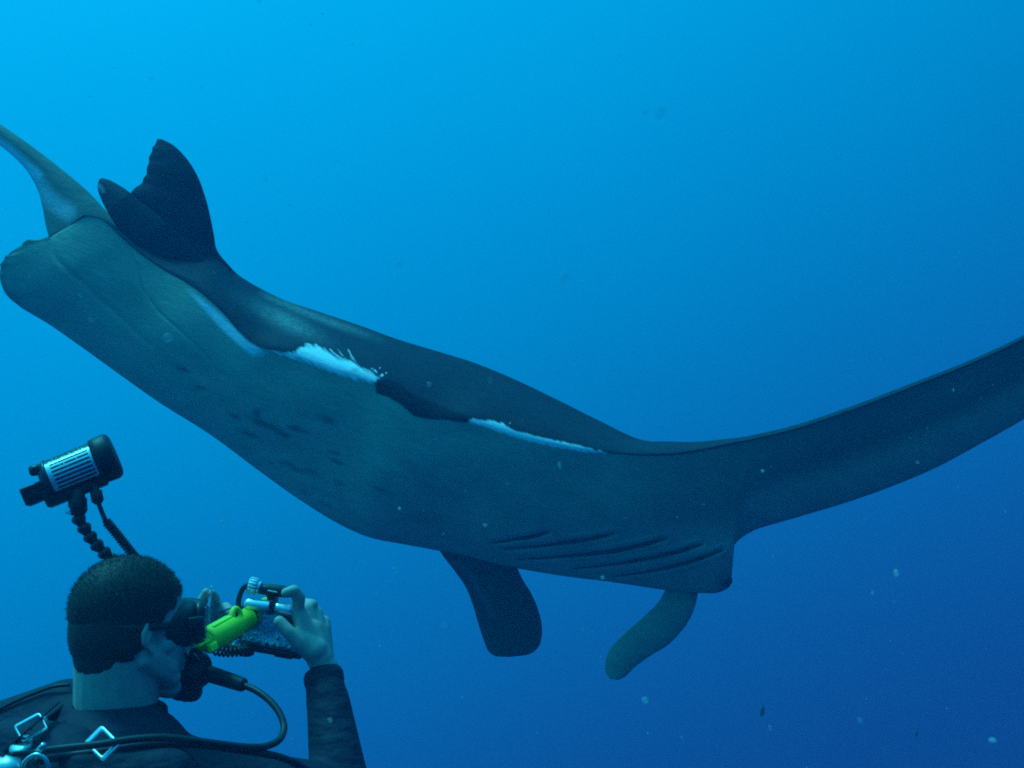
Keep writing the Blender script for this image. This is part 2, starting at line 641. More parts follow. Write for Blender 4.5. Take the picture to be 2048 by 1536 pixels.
# ragged hind edge: only the very rim is scalloped
rim = np.where(SIDE == 0, np.clip(VV, 0, 1) ** 14, np.where(SIDE == 2, (1 - np.linspace(0, 1, NV)[None, :]) * 0, 0))
rim = rim * np.exp(-((By - 505) / 45) ** 2) * (Bx < 110)
_q = np.arange(NU)[:, None]
X += rim * (5.0 * np.sin(_q * 0.42) + 3.4 * np.sin(_q * 1.1))
Y += rim * (5.5 * np.sin(_q * 0.42 + 1) + 3.6 * np.sin(_q * 1.27))
for pts, w in GILLS:
    q = catmull(pts, 24)
    dl = dist_line(X, Y, q)
    Z += np.where(bel, 0.010 * np.exp(-(dl / 4.0) ** 2) - 0.005 * np.exp(-((dl - 9) / 5.0) ** 2), 0)
for pts, w, dep in CREASES:
    dl = dist_line(X, Y, catmull(pts, 30))
    Z += np.where(bel, dep * np.exp(-(dl / w) ** 2), 0)
# soft muscle swells on the belly
Z += np.where(bel, 0.010 * np.sin(X / 61.0 + Y / 47.0) * np.sin(Y / 90.0 - X / 133.0) * np.clip(np.sin(np.pi * np.clip(VV, 0, 1)), 0, 1), 0)
FX, FY, FZ = X[:, :nD + nB].ravel(), Y[:, :nD + nB].ravel(), Z[:, :nD + nB].ravel()


def manta_depth(x, y):
    k = np.argmin((FX - x) ** 2 + (FY - y) ** 2)
    return FZ[k]


loops = P(X, Y, Z)
mv, mf = loft(loops, True)


def with_caps(a, c=0.0):
    return np.r_[a.ravel(), c, c]


jag = 4 * np.sin(X / 9.0) + 3 * np.sin(X / 4.1 + Y / 7) + 5 * np.sin(X / 23.0)
dorsal = np.where(SIDE == 1, 1.0, 0.0)
dorsal = np.where(SIDE == 2, 1.0, dorsal)
# the ridge line fades out on the wing, the belly colour runs over it
fade = sstep(1290, 1420, X)
# flap of black skin hanging over the ridge between the white marks
FLAP = [(750, 764), (776, 758), (800, 768), (832, 792), (866, 806), (905, 820), (945, 838), (932, 846), (892, 840), (850, 838), (828, 832), (800, 808), (775, 794), (752, 787)]
flap = np.clip(0.5 - sdf_poly(X, Y, FLAP) / 4, 0, 1)
dorsal = np.maximum(dorsal, np.where(bel, flap, 0))
WA = [(560, 708), (590, 704), (612, 690), (640, 694), (668, 712), (704, 724), (738, 742), (758, 756), (746, 765), (710, 758), (665, 744), (620, 728), (590, 716)]
WB = [(938, 838), (975, 840), (1004, 846), (1022, 858), (1070, 872), (1120, 882), (1180, 897), (1216, 906), (1180, 905), (1120, 896), (1060, 884), (1015, 870), (970, 854), (942, 845)]
white = np.clip(0.5 - sdf_poly(X, Y, WA) / 22, 0, 1)
wb = np.clip(0.5 - sdf_poly(X, Y, WB) / 12, 0, 1)
for wl, ww in (([(738, 744), (722, 734), (704, 714), (696, 698)], 2.6), ([(712, 734), (694, 720), (680, 706), (674, 697)], 2.2), ([(690, 722), (668, 706), (660, 698)], 2.0),
               ([(655, 712), (640, 700), (630, 690), (612, 688)], 3.2), ([(600, 706), (618, 694), (634, 690)], 4.0), ([(1002, 852), (1012, 843)], 2.2), ([(1016, 858), (1021, 842)], 2.0),
               ([(985, 846), (992, 838)], 1.8), ([(540, 700), (575, 712), (600, 722)], 2.4)):
    white = np.maximum(white, 0.56 * np.exp(-(dist_line(X, Y, wl) / ww) ** 2))
white = np.maximum(white, wb)
# scattered bits after the first mark
for (cx, cy, r) in ((752, 742, 5), (764, 750, 4), (772, 746, 3), (760, 736, 3), (745, 738, 4)):
    white = np.maximum(white, np.clip(1.0 - np.hypot(X - cx, Y - cy) / (r * 1.5), 0, 1) * 0.8)
WC = [(338, 548), (380, 576), (424, 614), (462, 650), (496, 684), (526, 702), (506, 712), (484, 695), (448, 662), (408, 620), (368, 580)]
pale = np.clip(0.5 - sdf_poly(X, Y, WC) / 13, 0, 1) * sstep(330, 440, X)
pale = np.maximum(pale, 0.5 * np.exp(-(np.hypot((X - 515) / 26, (Y - 705) / 12)) ** 2))
streak = np.exp(-(dist_line(X, Y, [(520, 588), (580, 612), (650, 640), (720, 664), (800, 694)]) / 8) ** 2) * 0.85 * sstep(490, 560, X) * (1 - sstep(650, 800, X))
fuzz = np.exp(-(np.hypot(((X - 570) * 0.9 + (Y - 640) * 0.45) / 75, ((Y - 640) * 0.9 - (X - 570) * 0.45) / 17)) ** 2)
SPOTS = [(365, 738, 17, 6), (400, 776, 14, 5), (470, 832, 16, 5), (514, 826, 10, 8), (520, 845, 26, 7), (545, 855, 24, 7), (566, 868, 22, 6), (498, 868, 22, 6),
         (600, 860, 22, 6), (586, 856, 14, 5), (650, 838, 24, 8), (668, 905, 16, 6), (676, 925, 20, 5), (578, 930, 22, 8), (595, 940, 20, 6),
         (622, 944, 22, 6), (678, 968, 12, 8), (540, 925, 12, 4), (700, 790, 16, 4), (730, 925, 14, 4), (610, 985, 18, 7), (655, 1010, 20, 8), (445, 800, 10, 4), (760, 980, 30, 9)]
dark = np.zeros_like(X)
for k, (cx, cy, a, b) in enumerate(SPOTS):
    th = math.radians(22)
    u = (X - cx) * math.cos(th) + (Y - cy) * math.sin(th)
    w = -(X - cx) * math.sin(th) + (Y - cy) * math.cos(th)
    dark = np.maximum(dark, np.exp(-((u / a) ** 2 + (w / b) ** 2) * 0.9) * (0.85 if k < 16 else 0.5))
dark = np.maximum(dark, 0.35 * np.exp(-(((X - 850) / 70) ** 2 + ((Y - 1035) / 20) ** 2)))
dark = np.where(bel, dark, 0)
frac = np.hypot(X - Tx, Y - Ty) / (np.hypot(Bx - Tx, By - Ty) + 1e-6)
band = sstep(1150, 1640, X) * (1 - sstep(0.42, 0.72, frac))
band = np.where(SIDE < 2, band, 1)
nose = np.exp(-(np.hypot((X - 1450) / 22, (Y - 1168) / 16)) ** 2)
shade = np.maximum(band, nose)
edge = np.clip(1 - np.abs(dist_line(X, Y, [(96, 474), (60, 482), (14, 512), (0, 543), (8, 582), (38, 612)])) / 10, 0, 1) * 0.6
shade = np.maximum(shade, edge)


def mat_manta():
    m, nt, b, out = nt_new('manta_skin')
    pat = attr(nt, 'pat', 1)
    a_d, a_w, a_p, a_k, a_s, a_f = [attr(nt, k) for k in ('dorsal', 'white', 'pale', 'spot', 'band', 'fuzz')]
    big = noise(nt, pat, 0.9, 4, 0.6, (25, (1, 2.2, 1)))
    mid = noise(nt, pat, 5.0, 5, 0.65, (25, (0.5, 1.6, 1)))
    fine = noise(nt, pat, 26.0, 4, 0.7, (25, (0.4, 1.5, 1)))
    tinyn = noise(nt, pat, 120.0, 2, 0.6, (40, (0.4, 1.4, 1)))
    feather = noise(nt, pat, 7.0, 4, 0.62, (48, (0.35, 2.4, 1)))
    bc = mix_rgb(nt, ramp(nt, big, [(0.3, 0.0), (0.7, 1.0)]), BELLY_A, BELLY_B)
    bc = mix_rgb(nt, ramp(nt, mid, [(0.35, 0.0), (0.75, 0.5)]), bc, tuple(x * 0.62 for x in BELLY_A))
    sp = ramp(nt, math_n(nt, 'MULTIPLY', a_k, ramp(nt, mid, [(0.25, 0.2), (0.6, 1.3)])), [(0.15, 0.0), (0.75, 0.62)])
    bc = mix_rgb(nt, sp, bc, (0.03, 0.035, 0.045))
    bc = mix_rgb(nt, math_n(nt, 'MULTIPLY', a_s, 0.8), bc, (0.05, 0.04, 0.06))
    dc = mix_rgb(nt, mid, BACK_A, BACK_B)
    fz = math_n(nt, 'MULTIPLY', a_f, ramp(nt, fine, [(0.32, 0.12), (0.62, 1.0)]))
    dc = mix_rgb(nt, fz, dc, (0.27, 0.31, 0.27))
    dc = mix_rgb(nt, attr(nt, 'inky'), dc, (0.004, 0.003, 0.009))
    col = mix_rgb(nt, a_d, bc, dc)
    pl = math_n(nt, 'MULTIPLY', ramp(nt, a_p, [(0.2, 0.0), (0.75, 1.0)]), ramp(nt, fine, [(0.2, 0.6), (0.7, 1.0)]))
    col = mix_rgb(nt, pl, col, (0.95, 0.95, 0.95))
    w = math_n(nt, 'ADD', a_w, math_n(nt, 'MULTIPLY_ADD', feather, 0.95, -0.47))
    w = ramp(nt, w, [(0.36, 0.0), (0.68, 1.0)])
    w = math_n(nt, 'MULTIPLY', w, ramp(nt, a_w, [(0.06, 0.0), (0.22, 1.0)]))
    col = mix_rgb(nt, w, col, (0.95, 0.95, 0.92))
    flecks = ramp(nt, tinyn, [(0.68, 0.0), (0.76, 0.45)])
    col = mix_rgb(nt, flecks, col, (0.28, 0.32, 0.3))
    nt.links.new(col, b.inputs['Base Color'])
    b.inputs['Roughness'].default_value = 0.62
    b.inputs['Specular IOR Level'].default_value = 0.09
    h = math_n(nt, 'ADD', math_n(nt, 'MULTIPLY', mid, 1.0), math_n(nt, 'MULTIPLY', fine, 0.4))
    bump(nt, h, 0.5, 0.012, b)
    return m


BELLY_A = (0.42, 0.445, 0.315); BELLY_B = (0.29, 0.31, 0.225)
BACK_A = (0.009, 0.010, 0.016); BACK_B = (0.036, 0.039, 0.050)
M_MANTA = mat_manta()
pat = np.stack([X / 100, Y / 100, Z * 2], -1).reshape(-1, 3)
pat = np.vstack([pat, pat[:1], pat[-1:]])
ray = root('manta_ray', V(950, 900, 5.1), 'large manta ray with grey belly, gill slits and white shoulder marks, above the diver', 'manta ray')
fzz = np.where(SIDE == 1, np.maximum(fuzz, streak), 0)
body = build('body', (mv, mf), M_MANTA, ray, attrs=dict(
    pat=pat, dorsal=with_caps(dorsal, 1), white=with_caps(np.where(front, white, 0)), pale=with_caps(np.where(front, pale, 0)),
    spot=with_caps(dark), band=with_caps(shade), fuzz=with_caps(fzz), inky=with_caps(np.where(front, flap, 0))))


def fin(name, left, right, depth, thick, n=70, m=28, dors=1.0, pal=None, bnd=0.0, parent=None, label=None, jitter=0.0):
    """a fin lofted from its two edges, lens-shaped across, with real thickness; depth runs root -> tip"""
    A = catmull([(x, y) for x, y in left], n)
    B = catmull([(x, y) for x, y in right], n)
    t = np.linspace(0, 1, n)
    if jitter:
        A = A + (np.stack([np.sin(t * 61) + np.sin(t * 23 + 1), np.sin(t * 47 + 2)], 1) * jitter * sstep(0.3, 0.6, t)[:, None])
    d = np.interp(t, np.linspace(0, 1, len(depth)), depth)[:, None]
    th = (np.interp(t, np.linspace(0, 1, len(thick)), thick))[:, None]
    h = m // 2
    a = np.linspace(0, 2 * math.pi, m, endpoint=False)[None, :]
    s = 0.5 - 0.5 * np.cos(a)
    Xf = A[:, :1] + (B[:, :1] - A[:, :1]) * s
    Yf = A[:, 1:] + (B[:, 1:] - A[:, 1:]) * s
    Zf = d - th * np.sin(a) * np.abs(np.sin(a)) ** 0.3
    v, f = loft(P(Xf, Yf, Zf), True)
    z = np.zeros_like(Xf)
    pl = z.copy()
    if pal:
        for (pts, w, amt) in pal:
            pl = np.maximum(pl, amt * np.exp(-(dist_line(Xf, Yf, pts) / w) ** 2))
    pt = np.stack([Xf / 100, Yf / 100, Zf * 2], -1).reshape(-1, 3)
    pt = np.vstack([pt, pt[:1], pt[-1:]])
    dd = z + dors
    bb = z + bnd
    return build(name, (v, f), M_MANTA, parent or ray, attrs=dict(pat=pt, dorsal=with_caps(dd, dors), white=with_caps(z), pale=with_caps(pl),
                 spot=with_caps(z), band=with_caps(bb, bnd), fuzz=with_caps(z), inky=with_caps(z + 0.82, 0.82)), label=label)


fin('tail', [(150, 520), (100, 476), (91, 448), (86, 420), (76, 382), (56, 345), (30, 316), (0, 291), (-60, 248), (-200, 170), (-420, 60)],
    [(260, 490), (228, 440), (200, 408), (178, 385), (140, 352), (100, 320), (56, 287), (0, 248), (-60, 212), (-200, 140), (-420, 52)],
    [5.75, 5.85, 5.95, 6.1, 6.2], [0.07, 0.06, 0.045, 0.03, 0.012], dors=0.2, bnd=0.32,
    pal=[([(-40, 262), (10, 296), (45, 325), (75, 352)], 14, 0.85), ([(60, 345), (95, 395), (135, 425)], 24, 0.55)], label='pale base of the tail')
fin('dorsal_fin', [(300, 545), (280, 460), (262, 386), (276, 372), (287, 358), (296, 336), (299, 312), (306, 294), (317, 279)],
    [(470, 545), (434, 500), (428, 470), (420, 430), (411, 395), (395, 352), (374, 318), (346, 290), (323, 278)],
    [5.76, 5.74, 5.78, 5.85], [0.05, 0.05, 0.035, 0.012], n=90, jitter=1.2, label='black fin with a hooked tip')
fin('pelvic_fin', [(352, 552), (300, 525), (262, 492), (236, 458), (215, 424), (202, 398), (195, 374), (198, 359)],
    [(430, 540), (370, 480), (310, 425), (275, 398), (256, 382), (236, 369), (216, 359), (203, 356)],
    [5.64, 5.57, 5.62, 5.72], [0.04, 0.035, 0.025, 0.010], dors=0.985, pal=[([(199, 372), (206, 382)], 9, 0.35), ([(335, 535), (362, 548)], 4, 0.3)], label='dark rounded lobe beside the hooked fin')
fin('cephalic_lobe', [(868, 1080), (882, 1106), (906, 1138), (930, 1172), (944, 1205), (955, 1242), (968, 1282), (978, 1304), (992, 1313)],
    [(1030, 1100), (1032, 1126), (1044, 1156), (1062, 1186), (1076, 1218), (1084, 1255), (1079, 1290), (1062, 1307), (1020, 1314)],
    [5.32, 5.36, 5.34, 5.30], [0.05, 0.045, 0.035, 0.012], dors=0.9, bnd=0.5, pal=[([(915, 1125), (950, 1160), (985, 1230)], 24, 0.24)],  # pal paints a bluish sheen into the lobe's skin colour
    label='nearly black head lobe, left of the other')
fin('cephalic_lobe', [(1345, 1160), (1330, 1181), (1318, 1202), (1284, 1236), (1246, 1270), (1219, 1300), (1211, 1325), (1213, 1348), (1222, 1358)],
    [(1402, 1165), (1396, 1186), (1390, 1214), (1372, 1250), (1338, 1288), (1300, 1312), (1270, 1334), (1252, 1352), (1236, 1360)],
    [5.27, 5.16, 5.11, 5.08], [0.03, 0.04, 0.03, 0.012], dors=0.05, bnd=0.35, label='grey head lobe hanging under the mouth')

M_GILL = simple('gill_dark', (0.012, 0.012, 0.02), 0.9, spec=0.1)
for pts, w in GILLS:
    q = catmull(pts, 40)
    n = len(q)
    t = np.linspace(0, 1, n)
    wd = 1.35 * w * (np.interp(t, [0, 0.35, 0.62, 0.85, 1], [0.12, 0.5, 1.05, 0.85, 0.08]))
    tg = np.gradient(q, axis=0)
    tg /= np.linalg.norm(tg, axis=1)[:, None]
    nr = np.stack([-tg[:, 1], tg[:, 0]], 1)
    lo = []
    for k in range(n):
        ds = manta_depth(*q[k])
        lp = []
        for a in np.linspace(0, 2 * math.pi, 10, endpoint=False):
            pxy = q[k] + nr[k] * wd[k] * math.cos(a)
            lp.append(P(pxy[0], pxy[1], ds - 0.007 - 0.006 * math.sin(a)))
        lo.append(lp)
    build('gill_slit', loft(lo), M_GILL, ray)
# eye at the corner of the head
build('eye', ellipsoid(P(1455, 1160, 5.10), [(0.022, 0, 0), (0, 0.03, 0), (0, 0, 0.028)], 14), M_GILL, ray)


# ------------------------------------------------------------------ diver
DH = 1.91                                                  # distance of the head
HS = 0.955                                                  # head size
TH = math.radians(45)
hf_ = np.array([math.sin(TH), math.cos(TH), 0.0])          # where the face points
hu_ = np.array([0.0, 0.0, 1.0])
hr_ = np.array([math.cos(TH), -math.sin(TH), 0.0])         # towards his right ear
tilt = math.radians(3)                                     # chin a little up
hf2 = hf_ * math.cos(tilt) + hu_ * math.sin(tilt)
hu_ = hu_ * math.cos(tilt) - hf_ * math.sin(tilt)
hf_ = hf2
HC = P(260, 1254, DH)


def H(f, r, u):
    return HC + HS * (f * hf_ + r * hr_ + u * hu_)


def hell(c, rf, rr, ru, n=24):
    return ellipsoid(H(*c), [HS * rf * hf_, HS * rr * hr_, HS * ru * hu_], n)


def hcone(a, ra, b, rb):
    return rcone(H(*a), ra * HS, H(*b), rb * HS)


# joints of the body (photo pixel + distance)
neck0 = P(240, 1350, 1.92); neck1 = P(232, 1440, 1.90)
chest = P(225, 1580, 1.86)
waist = P(215, 2000, 1.88); hips = P(215, 2160, 1.95)
shR = P(425, 1590, 1.86); shL = P(40, 1490, 1.98)
elR = P(684, 1604, 1.95); wrR = P(648, 1352, 2.10)
elL = P(-60, 1560, 2.32); wrL = P(392, 1275, 2.34)
kneeR = P(300, 2700, 2.25); kneeL = P(130, 2720, 2.2)
ankR = P(280, 3200, 1.9); ankL = P(120, 3220, 1.85)


def hand_right():
    D0 = 2.10
    q = lambda x, y, d: P(x, y, d)
    w = q(650, 1340, D0)
    knI = q(594, 1222, D0 + 0.012); knM = q(612, 1220, D0 + 0.034); knR = q(632, 1228, D0 + 0.052); knP = q(648, 1244, D0 + 0.066)
    parts = []
    # back of the hand and palm heel
    for kn, r0, r1 in ((knI, .0225, .0155), (knM, .023, .0148), (knR, .0225, .014), (knP, .020, .013)):
        parts.append(rcone(w, r0, kn, r1))
    parts.append(rcone(q(640, 1318, D0), .026, q(622, 1262, D0 + .02), .024))
    parts.append(rcone(q(640, 1310, D0 + .02), .026, q(640, 1262, D0 + .045), .021))
    parts.append(rcone(q(630, 1300, D0 - .008), .024, q(598, 1278, D0 - .006), .020))
    # thumb: ball, then up and left to press on the back of the housing
    parts.append(chain([q(632, 1312, D0 - .008), q(600, 1284, D0 - .018), q(578, 1264, D0 - .024), q(559, 1243, D0 - .020)], [.020, .018, .0130, .0112]))
    # the loose skin between thumb and first finger
    parts.append(rcone(q(604, 1278, D0 - .006), .014, q(600, 1244, D0 + .004), .0125))
    # first finger arched over the shutter button
    parts.append(chain([knI, q(598, 1196, D0 + .006), q(588, 1181, D0 - .002), q(572, 1186, D0 - .006)], [.0138, .0124, .0112, .0100]))
    # the other three wrap round the front of the housing
    parts.append(chain([knM, q(624, 1210, D0 + .052), q(606, 1206, D0 + .072), q(586, 1218, D0 + .076)], [.0128, .0118, .0105, .0095]))
    parts.append(chain([knR, q(634, 1222, D0 + .074), q(604, 1212, D0 + .090), q(584, 1232, D0 + .090)], [.0112, .010, .0092, .0082]))
    parts.append(chain([knP, q(645, 1242, D0 + .088), q(618, 1238, D0 + .100), q(598, 1252, D0 + .098)], [.010, .009, .0082, .0074]))
    return parts


def hand_left():
    D0 = 2.32
    q = lambda x, y, d: P(x, y, d)
    w = wrL
    knI = q(432, 1214, D0 - .01); knM = q(440, 1226, D0); knR = q(444, 1240, D0 + .01); knP = q(446, 1256, D0 + .02)
    parts = []
    for kn, r0, r1 in ((knI, .020, .013), (knM, .021, .013), (knR, .021, .012), (knP, .019, .011)):
        parts.append(rcone(w, r0, kn, r1))
    # raised thumb/finger pair seen over the mask
    parts.append(chain([q(398, 1236, D0 - .01), q(402, 1208, D0 - .02), q(412, 1184, D0 - .022)], [.0150, .0130, .0085]))
    parts.append(chain([knI, q(430, 1196, D0 - .03), q(424, 1186, D0 - .04)], [.0125, .0100, .0080]))
    parts.append(chain([knM, q(452, 1214, D0 - .03), q(466, 1228, D0 - .05), q(480, 1240, D0 - .06)], [.0118, .0105, .0095, .0080]))
    parts.append(chain([knR, q(458, 1240, D0 - .03), q(472, 1252, D0 - .05), q(484, 1262, D0 - .06)], [.0112, .010, .009, .0078]))
    parts.append(chain([knP, q(458, 1262, D0 - .02), q(472, 1272, D0 - .04), q(482, 1280, D0 - .05)], [.010, .009, .008, .0072]))
    return parts


head_parts = [
    hell((-0.004, 0, 0.030), .100, .078, .092), hell((-0.02, 0, 0.0), .082, .074, .085),
    hell((0.045, 0, -0.040), .057, .058, .080), hcone((0.048, 0.026, -0.075), .032, (0.0, 0.044, -0.045), .030), hcone((0.048, -0.026, -0.075), .032, (0.0, -0.044, -0.045), .030), hcone((0.07, -0.012, -0.115), .022, (0.07, 0.012, -0.115), .022),
    hcone((0.062, 0.030, -0.095), .020, (-0.005, 0.058, -0.055), .016), hcone((0.062, -0.030, -0.095), .020, (-0.005, -0.058, -0.055), .016),
    hcone((0.090, 0.02, 0.018), .014, (0.090, -0.02, 0.018), .014), hcone((0.098, 0, 0.0), .008, (0.117, 0, -0.038), .012),
    hcone((0.108, 0.010, -0.042), .007, (0.108, -0.010, -0.042), .007),
    hcone((0.092, 0.018, -0.070), .009, (0.092, -0.018, -0.070), .009), hcone((0.090, 0.015, -0.083), .009, (0.090, -0.015, -0.083), .009),
    hcone((0.060, 0.036, -0.020), .020, (0.040, 0.044, -0.034), .022), hcone((0.060, -0.036, -0.020), .020, (0.040, -0.044, -0.034), .022),
]
for sg in (1, -1):      # ears: a curled rim round a shallow bowl
    e = [(0.002, .072, .008), (-0.009, .080, .006), (-0.015, .083, -.006), (-0.014, .082, -.021), (-0.006, .078, -.032), (0.003, .074, -.039)]
    head_parts.append(chain([H(a, sg * b, c) for a, b, c in e], [s_ * HS for s_ in (.004, .0048, .0048, .0046, .0045, .0048)]))
    head_parts.append(hcone((-0.002, sg * .071, -.004), .010, (-0.009, sg * .076, -.022), .008))
skin_parts = head_parts + hand_right() + hand_left() + [
    rcone(H(-0.03, 0, -0.03), .066, neck1, .070), rcone(H(0.0, 0, -0.05), .058, neck1, .066), rcone(neck1, .075, chest, .12),
    rcone(P(302, 1500, 1.9), .055, shR, .06), rcone(P(150, 1450, 1.93), .055, shL, .06), rcone(chest, .12, waist, .11),
    rcone(shR, .058, elR, .040), rcone(elR, .038, wrR, .0265), rcone(wrR, .0265, P(650, 1336, 2.10), .0255),
    rcone(shL, .058, elL, .040), rcone(elL, .038, wrL, .026),
    rcone(waist, .11, hips, .12), rcone(hips, .09, kneeR, .055), rcone(hips, .09, kneeL, .055), rcone(kneeR, .05, ankR, .035), rcone(kneeL, .05, ankL, .035)]
diver = root('person', waist, 'diver seen from behind with short dark hair and black wetsuit, taking a photograph', 'person')
build('body', fuse(skin_parts, 0.0024, 9), M_SKIN, diver)
for sg in (1, -1):
    build('eye', ball(H(0.083, sg * .031, .0), .0125 * HS, 10), M_GREYP, diver)

# hair: a cap following the skull with thousands of short strands standing off it
hp = [hell((-0.006, 0, 0.036), .104, .082, .094, 32), hell((-0.026, 0, -0.004), .083, .079, .090, 32), hell((-0.034, 0, -0.045), .066, .064, .062, 24)]
hv_, hfc = fuse(hp, 0.003, 4)
rel = (hv_ - HC) / HS
fr = rel @ hf_; ur = rel @ hu_; rr_ = rel @ hr_
# hairline: keep above a line that runs from forehead to nape, short at the temples
line = np.where(fr > 0.055, 0.040 + (fr - 0.055) * 0.6, np.where(fr > 0.01, 0.040 - (0.055 - fr) * 1.1, -0.0095 - (0.01 - fr) * 1.15))
wig = 0.004 * np.sin(fr * 210) + 0.003 * np.sin(rr_ * 330 + 2)
keep = ur > np.maximum(line, -0.088) + wig
hfaces = [f for f in hfc if all(keep[i] for i in f)]
used = np.unique(np.array([i for f in hfaces for i in f]))
mp_ = -np.ones(len(hv_), int); mp_[used] = np.arange(len(used))
hair_cap = (hv_[used], [tuple(mp_[i] for i in f) for f in hfaces])
hair = build('hair', hair_cap, M_HAIR, diver)
cv = hair_cap[0]
cen = HC + HS * np.array([0, 0, 0.01])
N_ST = 15000
fi = RNG.integers(0, len(hair_cap[1]), N_ST)
base = np.array([cv[list(hair_cap[1][i])].mean(0) for i in fi]) + RNG.normal(0, .0012, (N_ST, 3))
out = base - cen
out /= np.linalg.norm(out, axis=1)[:, None]
comb = out * 0.8 + 0.55 * hf_ * RNG.uniform(0.2, 1, (N_ST, 1)) - 0.25 * hu_ + RNG.normal(0, .28, (N_ST, 3))
comb /= np.linalg.norm(comb, axis=1)[:, None]
ur2 = ((base - HC) / HS) @ hu_
ln = RNG.uniform(.003, .0085, (N_ST, 1)) * np.where(ur2 > 0.02, 1.15, 0.55)[:, None]
sd = np.cross(comb, RNG.normal(0, 1, (N_ST, 3)))
sd /= np.linalg.norm(sd, axis=1)[:, None]
b0 = base - out * .002
sv = np.stack([b0 - sd * .0005, b0 + sd * .0005, b0 + comb * ln], 1).reshape(-1, 3)
sf = [(3 * i, 3 * i + 1, 3 * i + 2) for i in range(N_ST)]
strands = build('hair_strands', (sv, sf), M_HAIR, hair, smooth=False)
strands['kind'] = 'stuff'

# wetsuit: thicker skin over torso, arms and legs, open at neck and wrists
ws = [rcone(neck1 + np.array([0, 0, -.012]), .083, chest, .150), ellipsoid(P(225, 1600, 1.87), [(.155, 0, 0), (0, .115, 0), (0, 0, .14)]),
      rcone(P(290, 1530, 1.88), .072, shR, .079), rcone(P(150, 1466, 1.92), .074, shL, .078),
      rcone(P(190, 1480, 1.90), .080, P(60, 1520, 1.94), .085), rcone(chest, .15, waist, .14),
      rcone(P(138, 1432, 1.95), .066, P(-10, 1484, 1.98), .068), rcone(P(120, 1470, 1.93), .070, P(30, 1530, 1.95), .09),
      rcone(shR, .078, elR, .064), rcone(elR, .056, P(656, 1400, 2.065), .0405), rcone(P(656, 1410, 2.06), .041, P(649, 1364, 2.095), .0365),
      rcone(shL, .072, elL, .052), rcone(elL, .050, P(340, 1310, 2.34), .037),
      rcone(waist, .14, hips, .145), rcone(hips, .11, kneeR, .066), rcone(hips, .11, kneeL, .066), rcone(kneeR, .062, ankR, .043), rcone(kneeL, .062, ankL, .043),
      rcone(ankR, .043, ankR + np.array([0, -.16, -.02]), .03), rcone(ankL, .043, ankL + np.array([0, -.16, -.02]), .03)]
suit = build('wetsuit', fuse(ws, 0.006, 8), M_NEO, diver)
# collar and cuff rims
def ring(c, rx, ry, r, ax=None, n=40, seg=12, lift=0.0):
    c = np.asarray(c, float)
    a = np.linspace(0, 2 * math.pi, n, endpoint=False)
    A, B = np.asarray(rx, float), np.asarray(ry, float)
    nrm = np.cross(A, B); nrm /= np.linalg.norm(nrm)
    L = []
    for t in a:
        p = c + A * math.cos(t) + B * math.sin(t)
        o = A * math.cos(t) / np.dot(A, A) ** .5 + B * math.sin(t) / np.dot(B, B) ** .5
        o /= np.linalg.norm(o)
        L.append([p + o * r[0] * math.cos(b) + nrm * r[1] * math.sin(b) for b in np.linspace(0, 2 * math.pi, seg, endpoint=False)])
    L = np.asarray(L)
    v = L.reshape(-1, 3)
    f = []
    for i in range(n):
        for j in range(seg):
            i2 = (i + 1) % n; j2 = (j + 1) % seg
            f.append((i * seg + j, i * seg + j2, i2 * seg + j2, i2 * seg + j))
    return v, f


build('collar', ring(P(238, 1432, 1.905), (.074, 0, -.010), (0, .074, 0), (.007, .026)), M_NEO, suit)
ca = P(649, 1352, 2.098) - P(656, 1390, 2.075); ca /= np.linalg.norm(ca)
cx_ = np.cross(ca, [0, 1, 0]); cx_ /= np.linalg.norm(cx_); cy_ = np.cross(ca, cx_)
build('cuff', ring(P(648, 1358, 2.095), cx_ * .0325, cy_ * .031, (.006, .016)), M_NEO, suit)

# ------------------------------------------------------------------ buoyancy vest
vest = root('buoyancy_vest', P(225, 1700, 1.80), 'black dive vest with steel buckles strapped over the shoulders of the diver', 'dive vest')
vp = [rcone(P(30, 1500, 1.85), .055, P(150, 1520, 1.78), .055), rcone(P(-30, 1540, 1.86), .06, P(120, 1640, 1.72), .07),
      rcone(P(140, 1545, 1.76), .058, P(330, 1560, 1.75), .055), rcone(P(330, 1560, 1.76), .050, P(400, 1600, 1.80), .055),
      rcone(P(110, 1640, 1.72), .08, P(330, 1660, 1.72), .08), rcone(P(120, 1660, 1.72), .09, P(130, 2000, 1.72), .08), rcone(P(320, 1670, 1.72), .09, P(310, 2000, 1.72), .08)]
build('air_bladder', fuse(vp, 0.006, 8), M_NEO, vest)


def strap(pts, w, t, up):
    """flat band; pts world, w half width along up-ish dir"""
    p = catmull(pts, 40)
    tg = np.gradient(p, axis=0); tg /= np.linalg.norm(tg, axis=1)[:, None]
    L = []
    for k in range(len(p)):
        s_ = np.cross(tg[k], up); s_ /= np.linalg.norm(s_)
        q = np.cross(s_, tg[k])
        L.append([p[k] + s_ * a + q * b for a, b in ((-t, -w), (t, -w), (t, w), (-t, w))])
    return loft(L)


# shoulder straps rising over the left and right shoulder
build('shoulder_strap', strap([P(20, 1520, 1.80), P(60, 1462, 1.83), P(105, 1425, 1.88), P(140, 1400, 1.93), P(160, 1380, 2.0)], .022, .003, np.array([1, 0, .6])), M_WEB, vest)
build('shoulder_strap', strap([P(240, 1560, 1.745), P(206, 1490, 1.778), P(180, 1440, 1.83), P(160, 1405, 1.90)], .012, .002, np.array([1, 0, .2])), M_WEB, vest)
build('piping', tube(catmull([P(x, y, d) for x, y, d in ((-20, 1428, 1.93), (30, 1403, 1.925), (70, 1386, 1.92), (112, 1372, 1.912), (140, 1370, 1.915))], 30), .0032, 8), M_RUB, vest)


